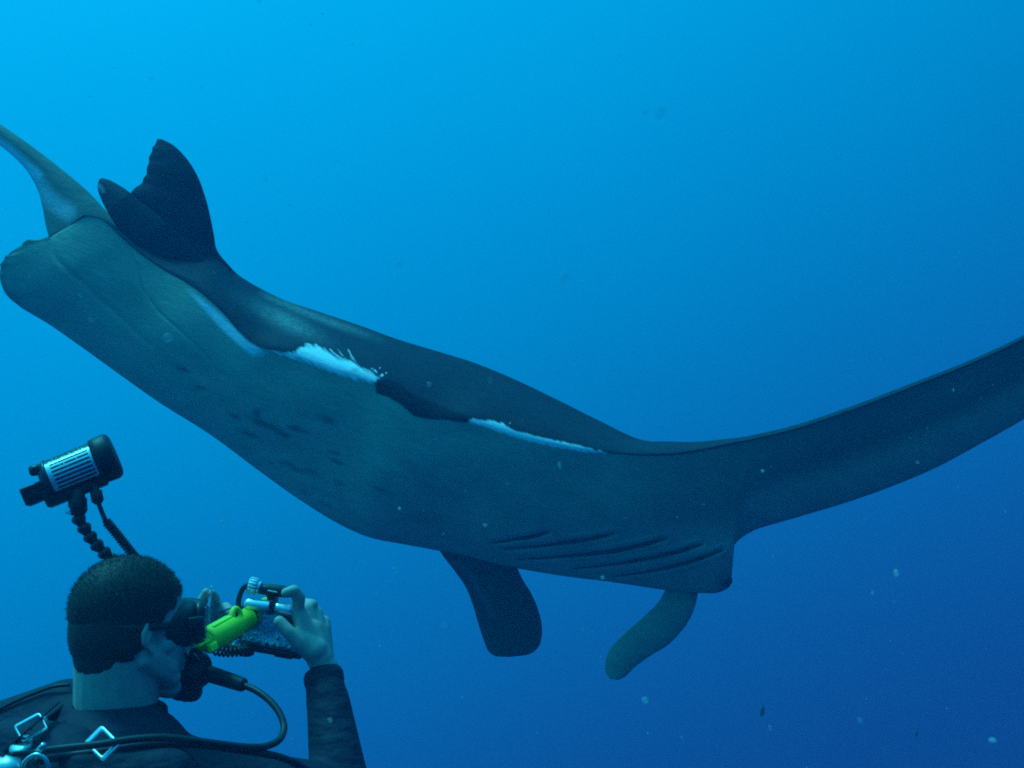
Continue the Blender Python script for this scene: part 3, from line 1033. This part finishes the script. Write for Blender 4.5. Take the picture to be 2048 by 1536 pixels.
def buckle(c, ang, w, h, bw, bh, d, tiltd=0.0):
    """rectangular steel loop: outer half sizes w,h and bar widths; a rounded frame with real thickness"""
    ca_, sa_ = math.cos(ang), math.sin(ang)
    outl, inl = [], []
    def rr(W, Hh, r, n=5):
        o = []
        for q, (sx, sy) in enumerate(((1, 1), (-1, 1), (-1, -1), (1, -1))):
            for m in range(n + 1):
                a = math.pi / 2 * (q + m / n)
                o.append((sx * (W - r) + r * math.cos(a), sy * (Hh - r) + r * math.sin(a)))
        return np.array(o)
    O = rr(w, h, 7); I = rr(w - bw, h - bh, 3)
    def T(q, dd):
        xx = c[0] + q[:, 0] * ca_ - q[:, 1] * sa_
        yy = c[1] + q[:, 0] * sa_ + q[:, 1] * ca_
        return P(xx, yy, d + dd - (yy - c[1]) * tiltd - (xx - c[0]) * .0003)
    M1 = O * .0 + (O + I) / 2
    loops = np.stack([T(O, 0), T(O * .96 + I * .04, -.003), T(M1, -.0048), T(I * .96 + O * .04, -.003), T(I, 0), T(M1, .002)], 1)
    n, s_ = loops.shape[:2]
    v = loops.reshape(-1, 3)
    f = [(i * s_ + j, i * s_ + (j + 1) % s_, ((i + 1) % n) * s_ + (j + 1) % s_, ((i + 1) % n) * s_ + j) for i in range(n) for j in range(s_)]
    return v, f


build('buckle', buckle((205, 1487), math.radians(45), 28, 26, 11, 8, 1.695, 0.0005), M_STEEL, vest)
build('buckle', buckle((62, 1455), math.radians(-28), 30, 20, 5, 7, 1.775, 0.0005), M_STEEL, vest)
build('buckle_tongue', rbox(P(92, 1443, 1.825), [(.002, 0, .002), (0, .003, 0), (-.004, 0, .012)], .0015, 3), M_STEEL, vest)
build('shoulder_strap', strap([P(14, 1498, 1.79), P(40, 1474, 1.772), P(64, 1453, 1.762), P(86, 1432, 1.785), P(112, 1410, 1.83)], .0085, .0015, np.array([1, 0, .9])), M_WEB, vest)
build('dump_valve', lathe(P(50, 1502, 1.775), P(50, 1502, 1.775) + np.array([-.004, -.010, .014]), [(-.3, .004), (0, .019), (.5, .021), (.9, .019), (1.0, .013), (1.02, .003)]), M_VALVE, vest)

# ------------------------------------------------------------------ tank with valve and first stage
tank = root('scuba_tank', P(80, 2100, 1.60), 'scuba tank with chromed valve at the lower left corner, on the back of the diver', 'scuba tank')
build('cylinder', lathe(P(95, 2250, 1.60), P(80, 1585, 1.62), [(0, .03), (0.01, .085), (.88, .087), (.94, .075), (.98, .05), (1.0, .03), (1.02, .022)], 40), M_TANK, tank)
build('valve', lathe(P(80, 1600, 1.62), P(80, 1545, 1.62), [(0, .018), (.5, .018), (.55, .020), (.95, .020), (1.0, .015), (1.02, .004)], 24), M_TANK, tank)
build('valve_knob', lathe(P(72, 1545, 1.62), P(14, 1538, 1.62), [(0, .010), (.5, .010), (.52, .020), (.95, .020), (1, .015), (1.02, .003)], 18), M_RUB, tank)
build('yoke', tube(catmull([P(x, y, 1.60) for x, y in ((46, 1545), (48, 1526), (60, 1514), (74, 1509), (88, 1515), (97, 1531), (99, 1552))], 30), .0032, 10), M_VALVE, tank)
build('yoke_screw', lathe(P(78, 1500, 1.61), P(88, 1490, 1.60), [(-.6, .003), (0, .0045), (1, .0045), (1.05, .001)], 14), M_VALVE, tank)
build('first_stage', lathe(P(-6, 1534, 1.60), P(40, 1546, 1.61), [(-.4, .008), (-.35, .014), (.1, .015), (.15, .019), (.8, .019), (1.0, .012)], 20), M_VALVE, tank)

# ------------------------------------------------------------------ mask
mask = root('dive_mask', H(0.12, 0, 0.0), 'black dive mask worn over the eyes of the diver', 'dive mask')
def hloop(f, ru, rr, fc=0.0, uc=0.0, sq=1.0, n=36):
    a = np.linspace(0, 2 * math.pi, n, endpoint=False)
    return [H(f + fc * abs(math.cos(t)) , rr * math.copysign(abs(math.cos(t)) ** sq, math.cos(t)), uc + ru * math.copysign(abs(math.sin(t)) ** sq, math.sin(t))) for t in a]
build('skirt', loft([hloop(.068, .042, .066, -.03, -.005, .75), hloop(.088, .043, .068, -.03, -.004, .7), hloop(.104, .041, .068, -.022, -.002, .6), hloop(.114, .038, .066, -.016, 0, .5)]), M_RUB, mask)
build('frame', loft([hloop(.112, .038, .068, -.016, 0, .5), hloop(.116, .041, .071, -.016, 0, .5), hloop(.126, .041, .071, -.016, 0, .5), hloop(.129, .037, .067, -.016, 0, .5)]), M_PLA, mask)
for sg in (1, -1):
    build('lens', rbox(H(.1215, sg * .031, -.002), [HS * hr_ * .026, HS * hu_ * .029, HS * hf_ * .002], .001, 3), M_CLEAR, mask)
    build('strap_clip', rbox(H(.090, sg * .074, .002), [HS * hf_ * .016, HS * hr_ * .006, HS * hu_ * .011], .004, 3), M_PLA, mask)
a = np.linspace(-2.55, 2.55, 70)
L = []
for t in a:      # strap round the back of the head
    f_ = -0.010 - .0962 * math.cos(t) + 0.0; r_ = .0800 * math.sin(t)
    wd = .006 + .004 * max(0, math.cos(t))
    cc = (f_, r_, 0.004 + 0.004 * math.cos(t))
    o = np.array([-math.cos(t), math.sin(t)]); o /= np.hypot(*o)
    L.append([H(cc[0] + o[0] * e, cc[1] + o[1] * e, cc[2] + z_) for e, z_ in ((-.001, -wd), (.0018, -wd * .9), (.0018, wd * .9), (-.001, wd))])
build('strap', loft(L), M_HAIR, mask)

# ------------------------------------------------------------------ regulator
reg = root('regulator', P(390, 1350, 1.99), 'black regulator in the mouth of the diver with its hose curling back round the shoulder', 'regulator')
rp = [ellipsoid(P(388, 1340, 2.0), [(.030, .012, .004), (-.01, .034, 0), (0, 0, .034)]),
      rcone(P(378, 1330, 2.0), .026, P(362, 1375, 1.99), .024), rcone(P(352, 1372, 1.98), .017, P(384, 1383, 2.0), .019),
      rcone(P(398, 1325, 2.0), .020, P(396, 1350, 2.0), .024), rcone(P(345, 1385, 1.98), .010, P(372, 1390, 2.0), .013),
      rcone(P(400, 1344, 2.0), .017, P(424, 1350, 1.995), .0135)]
build('second_stage', fuse(rp, 0.0025, 5), M_RUB, reg)
build('mouthpiece', rcone(H(.095, 0, -.075), .013, P(374, 1345, 2.02), .016), M_RUB, reg)
build('purge_cover', lathe(P(389, 1308, 1.985), P(392, 1311, 1.965), [(-.6, .004), (0, .013), (.7, .012), (1, .006), (1.02, .001)], 20), M_PLA, reg)
build('purge_glint', tube(catmull([P(387, 1306, 1.962), P(393, 1311, 1.962), P(398, 1319, 1.966)], 10), .0016, 8), M_VALVE, reg, label='bright metal strip standing in for a glint on the regulator cover')  # glint on the cover, modelled as a strip of bright metal
build('hose_sleeve', lathe(P(414, 1346, 1.995), P(490, 1371, 1.96), [(0, .0135), (.1, .0150), (.7, .0135), (.93, .0125), (.97, .0115), (1.0, .008), (1.005, .002)], 20), M_RUB, reg)
HP = [(485, 1369, 1.963), (515, 1383, 1.94), (542, 1404, 1.92), (561, 1430, 1.90), (568, 1456, 1.88), (558, 1480, 1.85), (530, 1493, 1.82), (490, 1494, 1.79), (430, 1487, 1.75), (370, 1479, 1.725), (320, 1475, 1.705), (260, 1479, 1.69),
      (205, 1488, 1.678), (150, 1494, 1.672), (100, 1500, 1.665), (60, 1508, 1.65), (20, 1512, 1.62)]
build('hose', tube(catmull([P(*h) for h in HP], 120), .0060, 14), M_RUB, reg)
rv = root('inflator_hose', P(500, 1500, 1.86), 'second black hose following the line of the right shoulder', 'hose')
build('hose', tube(catmull([P(*h) for h in [(625, 1545, 1.91), (560, 1514, 1.84), (480, 1500, 1.80), (400, 1490, 1.775), (330, 1486, 1.75), (262, 1492, 1.735), (200, 1502, 1.73), (130, 1512, 1.72), (70, 1524, 1.66)]], 80), .006, 12), M_RUB, rv)

# ------------------------------------------------------------------ camera housing held in both hands
DC = 2.10
cq = lambda x, y, dd=0.0: P(x, y, DC + dd)
housing = root('underwater_camera', cq(535, 1300), 'compact camera in a clear underwater housing held up in both hands', 'camera')
ux = cq(590, 1221) - cq(490, 1204); ux /= np.linalg.norm(ux)
uy = np.array([.10, .99, .0]); uy -= ux * np.dot(ux, uy); uy /= np.linalg.norm(uy)
uz = np.cross(ux, uy); uz = uz if uz[2] > 0 else -uz
build('case', rbox(cq(536, 1250, .045), [ux * .050, uz * .037, uy * .030], .012, 5), M_CLEAR, housing)
build('case_back', rbox(cq(536, 1251, .008), [ux * .053, uz * .040, uy * .006], .005, 4), M_CLEAR, housing)
build('camera_body', rbox(cq(546, 1240, .050), [ux * .036, uz * .0235, uy * .016], .006, 4), M_CHROME, housing)
build('top_highlight', rcone(cq(500, 1209, .006), .0125, cq(536, 1214, .006), .0125, 24), M_CHROME, housing)  # two metal capsules added to catch the highlight along the case top
build('top_highlight', rcone(cq(557, 1217, .006), .0115, cq(578, 1221, .006), .0115, 24), M_CHROME, housing)
build('camera_screen', rbox(cq(535, 1262, .030), [ux * .014, uz * .010, uy * .002], .001, 2), M_PLA, housing)
rp_ = []
for q_, (sx, sy) in enumerate(((1, 1), (-1, 1), (-1, -1), (1, -1))):
    for m_ in range(6):
        a_ = math.pi / 2 * (q_ + m_ / 5)
        rp_.append(cq(536, 1250, .016) + ux * (sx * .044 + .010 * math.cos(a_)) + uz * (sy * .031 + .010 * math.sin(a_)))
rp_.append(rp_[0])
build('seal_ring', tube(rp_, .0018, 8), M_RUB, housing)
build('latch', rbox(cq(546, 1213, .018), [ux * .0042, uz * .014, uy * .026], .003, 3), M_PLA, housing)
build('shutter_lever', rbox(cq(548, 1196, .03), [ux * .009, uz * .005, uy * .006], .003, 3), M_GREYP, housing)
build('side_grip', lathe(cq(582, 1240, .03), cq(586, 1240, .004), [(-1.0, .012), (-.3, .022), (.6, .023), (1.0, .019), (1.02, .003)], 24), M_RUB, housing)
for (bx_, by_) in ((505, 1277), (519, 1281), (533, 1285), (547, 1288), (512, 1267), (556, 1276)):
    build('button', lathe(cq(bx_, by_, .006), cq(bx_ - 1, by_, -.006), [(-.3, .003), (.2, .0036), (.9, .0034), (1.0, .002), (1.02, .0005)], 12), M_VALVE, housing)
build('tray', rbox(cq(545, 1300, .03), [ux * .060, uz * .0065, uy * .022], .004, 3), M_PLA, housing)
build('tray_foot', rbox(cq(570, 1308, .03), [ux * .018, uz * .006, uy * .018], .003, 3), M_PLA, housing)
build('tray_joint', lathe(cq(494, 1286, .01), cq(494, 1312, .01), [(0, .008), (.1, .014), (.9, .014), (1, .008), (1.01, .002)], 16), M_PLA, housing)
# fibre port with ribbed silver nut, black cable arching to the left
kp0, kp1 = cq(498, 1170, .02), cq(515, 1174, .02)
kprof = [(-.05, .004), (0, .0145), (1, .0155), (1.05, .011), (1.1, .003)]
build('ribbed_nut', lathe(kp0, kp1, kprof, 24), M_STEEL, housing)
for k in range(16):
    a_ = 2 * math.pi * k / 16
    ax_ = (kp1 - kp0) / np.linalg.norm(kp1 - kp0)
    e1 = np.cross(ax_, [0, 1, 0]); e1 /= np.linalg.norm(e1); e2 = np.cross(ax_, e1)
    off = (e1 * math.cos(a_) + e2 * math.sin(a_)) * .0155
    build('rib', rcone(kp0 + off + (kp1 - kp0) * .12, .0012, kp1 + off - (kp1 - kp0) * .1, .0012, 6), M_STEEL, housing)
build('nut_collar', lathe(cq(515, 1174, .02), cq(521, 1176, .02), [(-.1, .010), (0, .0125), (1, .0125), (1.1, .004)], 20), M_CHROME, housing)
build('port_arm', chain([cq(520, 1178, .02), cq(545, 1180, .02), cq(572, 1184, .02)], [.0098, .0115, .0115]), M_PLA, housing)
build('index_mark', rbox(cq(545, 1183, -.0005), [ux * .0095, uz * .0014, uy * .0012], .001, 2), M_GREYP, housing)
build('port_stem', rcone(cq(540, 1184, .022), .009, cq(545, 1206, .03), .008), M_PLA, housing)
build('cable', tube(catmull([cq(500, 1168, .02), cq(488, 1175, .02), cq(480, 1190, .02), cq(477, 1208, .02), cq(482, 1228, .03)], 30), .0052, 10), M_RUB, housing)
build('lanyard', tube(catmull([cq(482, 1211, .03), cq(460, 1217, .08), cq(436, 1225, .15)], 20), .0014, 6), M_RUB, housing)
cord = root('wrist_cord', P(422, 1210, 2.24), 'thin pale cord hanging beside the raised left hand', 'cord')
build('cord', tube(catmull([P(423.5, 1172, 2.24), P(422.5, 1190, 2.24), P(421, 1208, 2.24), P(419, 1226, 2.25), P(420, 1260, 2.26)], 20), .0017, 8), M_CORD, cord)

# ------------------------------------------------------------------ yellow torch under the housing
torch = root('dive_torch', P(450, 1268, 2.03), 'bright yellow dive torch with a lanyard eye, just left of the clear camera housing', 'torch')
t0, t1 = P(412, 1284, 1.975), P(490, 1240, 2.09)
build('barrel', lathe(t0, t1, [(-.02, .004), (0, .0195), (.04, .023), (.7, .0238), (.78, .0215), (1.0, .0205), (1.02, .004)], 8 * 4), M_YEL, torch)
tax = (t1 - t0) / np.linalg.norm(t1 - t0)
tup = np.array([-.35, -.35, .85]); tup -= tax * np.dot(tax, tup); tup /= np.linalg.norm(tup)
tsd = np.cross(tax, tup)
build('flat_panel', rbox((t0 + t1) / 2 + tup * .014 - tax * .010, [tax * .036, tsd * .0135, tup * .009], .003, 3), M_YEL, torch)
build('side_panel', rbox((t0 + t1) / 2 - tup * .010 - tax * .006 , [tax * .034, tsd * .019, tup * .009], .006, 3), M_YEL, torch)
build('tail_cap', lathe(P(400, 1291, 1.96), P(414, 1283, 1.975), [(-.1, .004), (0, .0125), (.7, .014), (1, .019)], 10), M_YEL, torch)
build('tail_fin', rbox(P(404, 1287, 1.945), [tax * .015, tup * .0028, tsd * .007], .002, 3), M_YEL, torch)
build('tail_fin', rbox(P(425, 1294, 1.955), [tax * .011, tup * .0075, tsd * .005], .003, 3), M_YEL, torch, label='stub at the lower edge of the tail')
build('lanyard_eye', ring(P(473, 1234, 2.055), tax * .0115 + tup * .002, tup * .0145, (.0062, .0062), n=28), M_YEL, torch)
build('slot', rbox(P(474, 1234, 2.047), [(tax * .4 + tup) * .0085, (tax - tup * .4) * .0034, np.array([0, .002, 0])], .0015, 3), M_PLA, torch)
for k in range(6):
    t = 1.06 + k * .11
    c = t0 + (t1 - t0) * t
    build('thread_ring', lathe(c, c + tax * .0055, [(-.05, .006), (0, .0185), (.5, .0205), (1, .0185), (1.05, .006)], 24), M_YEL, torch)
# ------------------------------------------------------------------ strobe with arm and coiled cord
strobe = root('strobe_light', P(155, 1010, 2.0), 'black and silver strobe on a jointed arm above the head of the diver', 'strobe')
DS = 2.0
s0 = P(98, 962, DS); s1 = P(232, 908, DS + .035)
sax = (s1 - s0) / np.linalg.norm(s1 - s0); SL = np.linalg.norm(s1 - s0)
build('barrel', lathe(s0, s1, [(-.03, .005), (-.02, .034), (0, .0365), (.72, .0378), (.74, .0365)], 48), M_PLA, strobe)


def mat_label():
    m, nt, b, out = nt_new('strobe_label')
    a_t = attr(nt, 'along'); a_a = attr(nt, 'around')
    # lines of print running along the barrel, too small to read
    ln = math_n(nt, 'FRACT', math_n(nt, 'MULTIPLY', a_a, 12.0))
    isl = math_n(nt, 'GREATER_THAN', ln, 0.52)
    cmb = nt.nodes.new('ShaderNodeCombineXYZ')
    nt.links.new(math_n(nt, 'MULTIPLY', a_t, 40.0), cmb.inputs[0])
    nt.links.new(math_n(nt, 'FLOOR', math_n(nt, 'MULTIPLY', a_a, 12.0)), cmb.inputs[1])
    word = ramp(nt, noise(nt, cmb.outputs[0], 0.55, 1), [(0.26, 0.0), (0.34, 1.0)])
    inside = math_n(nt, 'MULTIPLY', math_n(nt, 'GREATER_THAN', a_t, 0.16), math_n(nt, 'LESS_THAN', a_t, 0.95))
    txt = math_n(nt, 'MULTIPLY', math_n(nt, 'MULTIPLY', isl, word), inside)
    col = mix_rgb(nt, txt, (0.85, 0.87, 0.86), (0.02, 0.02, 0.025))
    # upper third: dark ground with pale scattered marks
    cm2 = nt.nodes.new('ShaderNodeCombineXYZ')
    nt.links.new(math_n(nt, 'MULTIPLY', a_t, 9.0), cm2.inputs[0])
    nt.links.new(math_n(nt, 'MULTIPLY', a_a, 30.0), cm2.inputs[1])
    mk = ramp(nt, noise(nt, cm2.outputs[0], 1.6, 1), [(0.63, 0.0), (0.67, 1.0)])
    c2 = mix_rgb(nt, mk, (0.02, 0.02, 0.03), (0.5, 0.6, 0.5))
    up = math_n(nt, 'GREATER_THAN', a_a, LAB_SPLIT)
    col = mix_rgb(nt, up, col, c2)
    nt.links.new(col, b.inputs['Base Color'])
    b.inputs['Metallic'].default_value = 0.55
    b.inputs['Roughness'].default_value = 0.3
    return m


LAB_SPLIT = 0.62
# label sheet wrapped on the barrel; 'around' 0 = camera-facing low edge .. 1 = top
ez = np.array([0, 0, 1.0]) - sax * sax[2]; ez /= np.linalg.norm(ez)
ey = np.cross(sax, ez); ey = ey if ey[1] < 0 else -ey        # towards the camera
nu_, nv_ = 30, 60
tt, aa = np.meshgrid(np.linspace(0, .70, nu_), np.linspace(-0.75, 1.75, nv_), indexing='ij')
rad = np.interp(tt, [0, .72], [.0365, .0378]) + .0005
lv = s0 + tt[..., None] * (s1 - s0) + rad[..., None] * (np.cos(aa)[..., None] * ey + np.sin(aa)[..., None] * ez)
build('label_plate', (lv.reshape(-1, 3), grid_faces(nu_, nv_, False)), mat_label(), strobe,
      attrs=dict(along=(tt / .70).ravel(), around=((aa + .75) / 2.5).ravel()), label='silver plate printed with rows of fine text')
build('head_cap', lathe(s0 + (s1 - s0) * .70, s1, [(0, .036), (.02, .0415), (.3, .0435), (.75, .044), (.93, .040), (1.0, .033), (1.01, .005)], 48), M_RUB, strobe)
build('back_cap', lathe(s0 - sax * .012, s0 + sax * .006, [(0, .005), (.05, .028), (.6, .0365), (.9, .0395), (1, .037)], 36), M_PLA, strobe)
sdn = -ez
build('battery_box', rbox(s0 - sax * .024 + sdn * .012, [sax * .026, sdn * .017, ey * .020], .004, 4), M_PLA, strobe)
build('battery_box', rbox(s0 + sax * .004 + sdn * .030, [sax * .022, sdn * .016, ey * .022], .004, 4), M_PLA, strobe)
build('knob', lathe(P(74, 950, DS - .01), P(70, 930, DS - .012), [(0, .009), (.2, .012), (.8, .0125), (1, .009), (1.02, .002)], 14), M_PLA, strobe)
build('mount_plate', rbox(P(165, 978, DS + .01), [sax * .045, sdn * .010, ey * .018], .004, 3), M_PLA, strobe)
build('ball_mount', lathe(P(155, 978, DS), P(156, 1030, DS), [(0, .014), (.3, .013), (.4, .0165), (.85, .0165), (1, .012), (1.02, .003)], 20), M_PLA, strobe)
build('reflective_tab', rbox(P(138, 1022, DS - .012), [(.0062, 0, -.001), (0, .002, 0), (.001, 0, .0058)], .001, 2), M_STEEL, strobe)
arm_pts = catmull([P(*q) for q in [(153, 1030, DS), (172, 1062, DS + .005), (193, 1090, DS + .01), (216, 1112, DS + .015), (250, 1150, 2.06), (300, 1200, 2.12), (370, 1262, 2.15), (440, 1290, 2.15), (494, 1300, 2.115)]], 200)
seg_len = np.r_[0, np.cumsum(np.linalg.norm(np.diff(arm_pts, axis=0), axis=1))]
nb = int(seg_len[-1] / .0195)
for k in range(nb):
    a0, a1 = (k + 0.0) * .0195, (k + 1.1) * .0195
    q0 = np.array([np.interp(a0, seg_len, arm_pts[:, j]) for j in range(3)]); q1 = np.array([np.interp(a1, seg_len, arm_pts[:, j]) for j in range(3)])
    build('arm_link', lathe(q0, q1, [(0, .0080), (.15, .0118), (.4, .0132), (.62, .0110), (.8, .0088), (1, .0075)], 14), M_PLA, strobe)

sync = root('sync_cord', P(205, 1020, 2.0), 'black coiled cord running from the strobe down behind the head', 'cord')
build('plug', lathe(P(188, 965, DS), P(197, 1008, DS), [(0, .006), (.35, .006), (.4, .0105), (.85, .0108), (1, .006), (1.02, .002)], 18), M_RUB, sync)
build('lead', tube(catmull([P(196, 1004, DS), P(203, 1022, DS), P(211, 1042, DS)], 14), .0042, 10), M_RUB, sync)


def coil(pts, turns, R, r, n=None):
    ax = catmull(pts, 200)
    tg, N, B = frames(ax)
    m = int(turns * 14)
    s_ = np.linspace(0, 199, m)
    i = s_.astype(int)
    ph = np.linspace(0, turns * 2 * math.pi, m)
    rr = R * np.clip(np.minimum(np.arange(m), m - 1 - np.arange(m)) / 8.0, .3, 1)
    cen_ = np.stack([np.interp(s_, np.arange(200), ax[:, j]) for j in range(3)], 1)
    return tube(cen_ + rr[:, None] * (np.cos(ph)[:, None] * N[i] + np.sin(ph)[:, None] * B[i]), r, 8)


build('coil', coil([P(210, 1040, DS), P(232, 1066, DS + .005), (P(254, 1094, DS + .01)), P(276, 1122, DS + .02), P(310, 1170, 2.08)], 26, .0066, .0026), M_RUB, sync)
sync2 = root('sync_cord', P(460, 1305, 2.08), 'black coiled cord hanging below the yellow torch', 'cord')
build('coil', coil([P(422, 1300, 2.08), P(450, 1305, 2.08), P(478, 1304, 2.085), P(498, 1300, 2.10)], 10, .0072, .0022), M_RUB, sync2)

# ------------------------------------------------------------------ two little fish in the deep, drifting specks
M_FISH = simple('dark_fish', (0.05, 0.05, 0.07), 0.5)


def fish(x, y, d, size, label):
    r = root('small_fish', P(x, y, d), label, 'fish', None)
    o = P(x, y, d)
    up, sd, nose_ = np.array([.1, 0, 1.0]), np.array([1.0, .2, 0]), np.array([.3, .9, -.2])
    L = []
    for t in np.linspace(0, 1, 16):
        w = math.sin(math.pi * t ** .8) ** .8
        L.append([o + nose_ * size * (t - .5) * 1.6 + up * size * .5 * w * math.sin(a) + sd * size * .2 * w * math.cos(a) for a in np.linspace(0, 2 * math.pi, 14, endpoint=False)])
    build('body', loft(L), M_FISH, r)
    tl = o - nose_ * size * .75
    build('tail', loft([[tl + up * size * .1, tl + sd * size * .03, tl - up * size * .1, tl - sd * size * .03],
                        [tl - nose_ * size * .35 + up * size * .36, tl - nose_ * size * .35 + sd * size * .02, tl - nose_ * size * .35 - up * size * .36, tl - nose_ * size * .35 - sd * size * .02]]), M_FISH, r)
    build('back_fin', loft([[o + up * size * .42 + nose_ * size * .3, o + up * size * .42 + sd * size * .03, o + up * size * .4 - nose_ * size * .3, o + up * size * .42 - sd * size * .03],
                        [o + up * size * .66 + nose_ * size * .05, o + up * size * .66 + sd * size * .01, o + up * size * .62 - nose_ * size * .25, o + up * size * .66 - sd * size * .01]]), M_FISH, r)


fish(1525, 1422, 8.5, .085, 'tiny dark fish in the deep water right of the head lobes of the manta')
fish(1833, 1466, 9.5, .065, 'faint tiny fish near the lower right corner of the picture')


def mat_speck():
    m, nt, b, out = nt_new('plankton')
    lw = nt.nodes.new('ShaderNodeLayerWeight')
    lw.inputs[0].default_value = 0.5
    f = math_n(nt, 'SUBTRACT', 1.0, lw.outputs['Facing'])
    f = math_n(nt, 'POWER', f, 2.2)
    f = math_n(nt, 'MULTIPLY', f, attr(nt, 'dens'))
    b.inputs['Base Color'].default_value = (0.8, 0.85, 0.7, 1)
    b.inputs['Roughness'].default_value = 0.8
    nt.links.new(f, b.inputs['Alpha'])
    return m


def specks():
    ico_v, ico_f = ball((0, 0, 0), 1.0, 5)
    vs, fs, dn = [], [], []
    n = 0
    items = [(335, 675, 3.0, 13, .34), (1792, 1146, 1.8, 9, .40), (1119, 930, 2.6, 8, .25), (1290, 1400, 1.9, 7, .3), (1985, 1480, 1.6, 9, .34), (1322, 226, 2.0, 22, .10),
             (1130, 556, 1.6, 18, .14), (799, 1017, 3.6, 4, 1.0), (48, 1021, 1.7, 4, 1.0), (710, 740, 2, 8, .2), (858, 768, 3, 6, .25), (1290, 225, 2, 10, .08), (1525, 942, 2.8, 4, .5),
             (1745, 1185, 1.9, 5, .2), (1540, 1455, 2.1, 5, .16), (1835, 925, 2.5, 5, .22), (888, 1250, 2, 10, .10), (800, 530, 1.5, 12, .08), (160, 592, 3, 5, .4), (182, 640, 3, 6, .35),
             (447, 1046, 1.8, 12, .12), (660, 1440, 1.6, 6, .25), (790, 1140, 1.8, 8, .12), (980, 760, 2.0, 10, .1), (1720, 1440, 1.7, 8, .12), (970, 1050, 3.2, 5, .35), (1205, 1155, 3.5, 5, .4)]
    for k in range(300):
        d = RNG.uniform(0.7, 4.4)
        items.append((RNG.uniform(-200, 2250), RNG.uniform(-150, 1700), d, RNG.uniform(1.0, 2.8) * (1.0 if k % 14 else 2.6), RNG.uniform(.1, .5) if k % 14 else RNG.uniform(.06, .16)))
    for x, y, d, r, a in items:
        c = P(x, y, d)
        if 1.55 < d < 2.35 and x < 760 and y > 850:
            d = 1.3; c = P(x, y, d)
        q = RNG.normal(0, .18, 3)
        vs.append(ico_v * (1 + q) * r * PX(d) + c)
        fs += [tuple(i + n for i in f) for f in ico_f]
        n += len(ico_v)
        dn.append(np.full(len(ico_v), a))
    o = build('plankton_specks', (np.vstack(vs), fs), mat_speck(), attrs=dict(dens=np.concatenate(dn)))
    o['kind'] = 'stuff'
    o['label'] = 'pale drifting specks of plankton in the water'


specks()
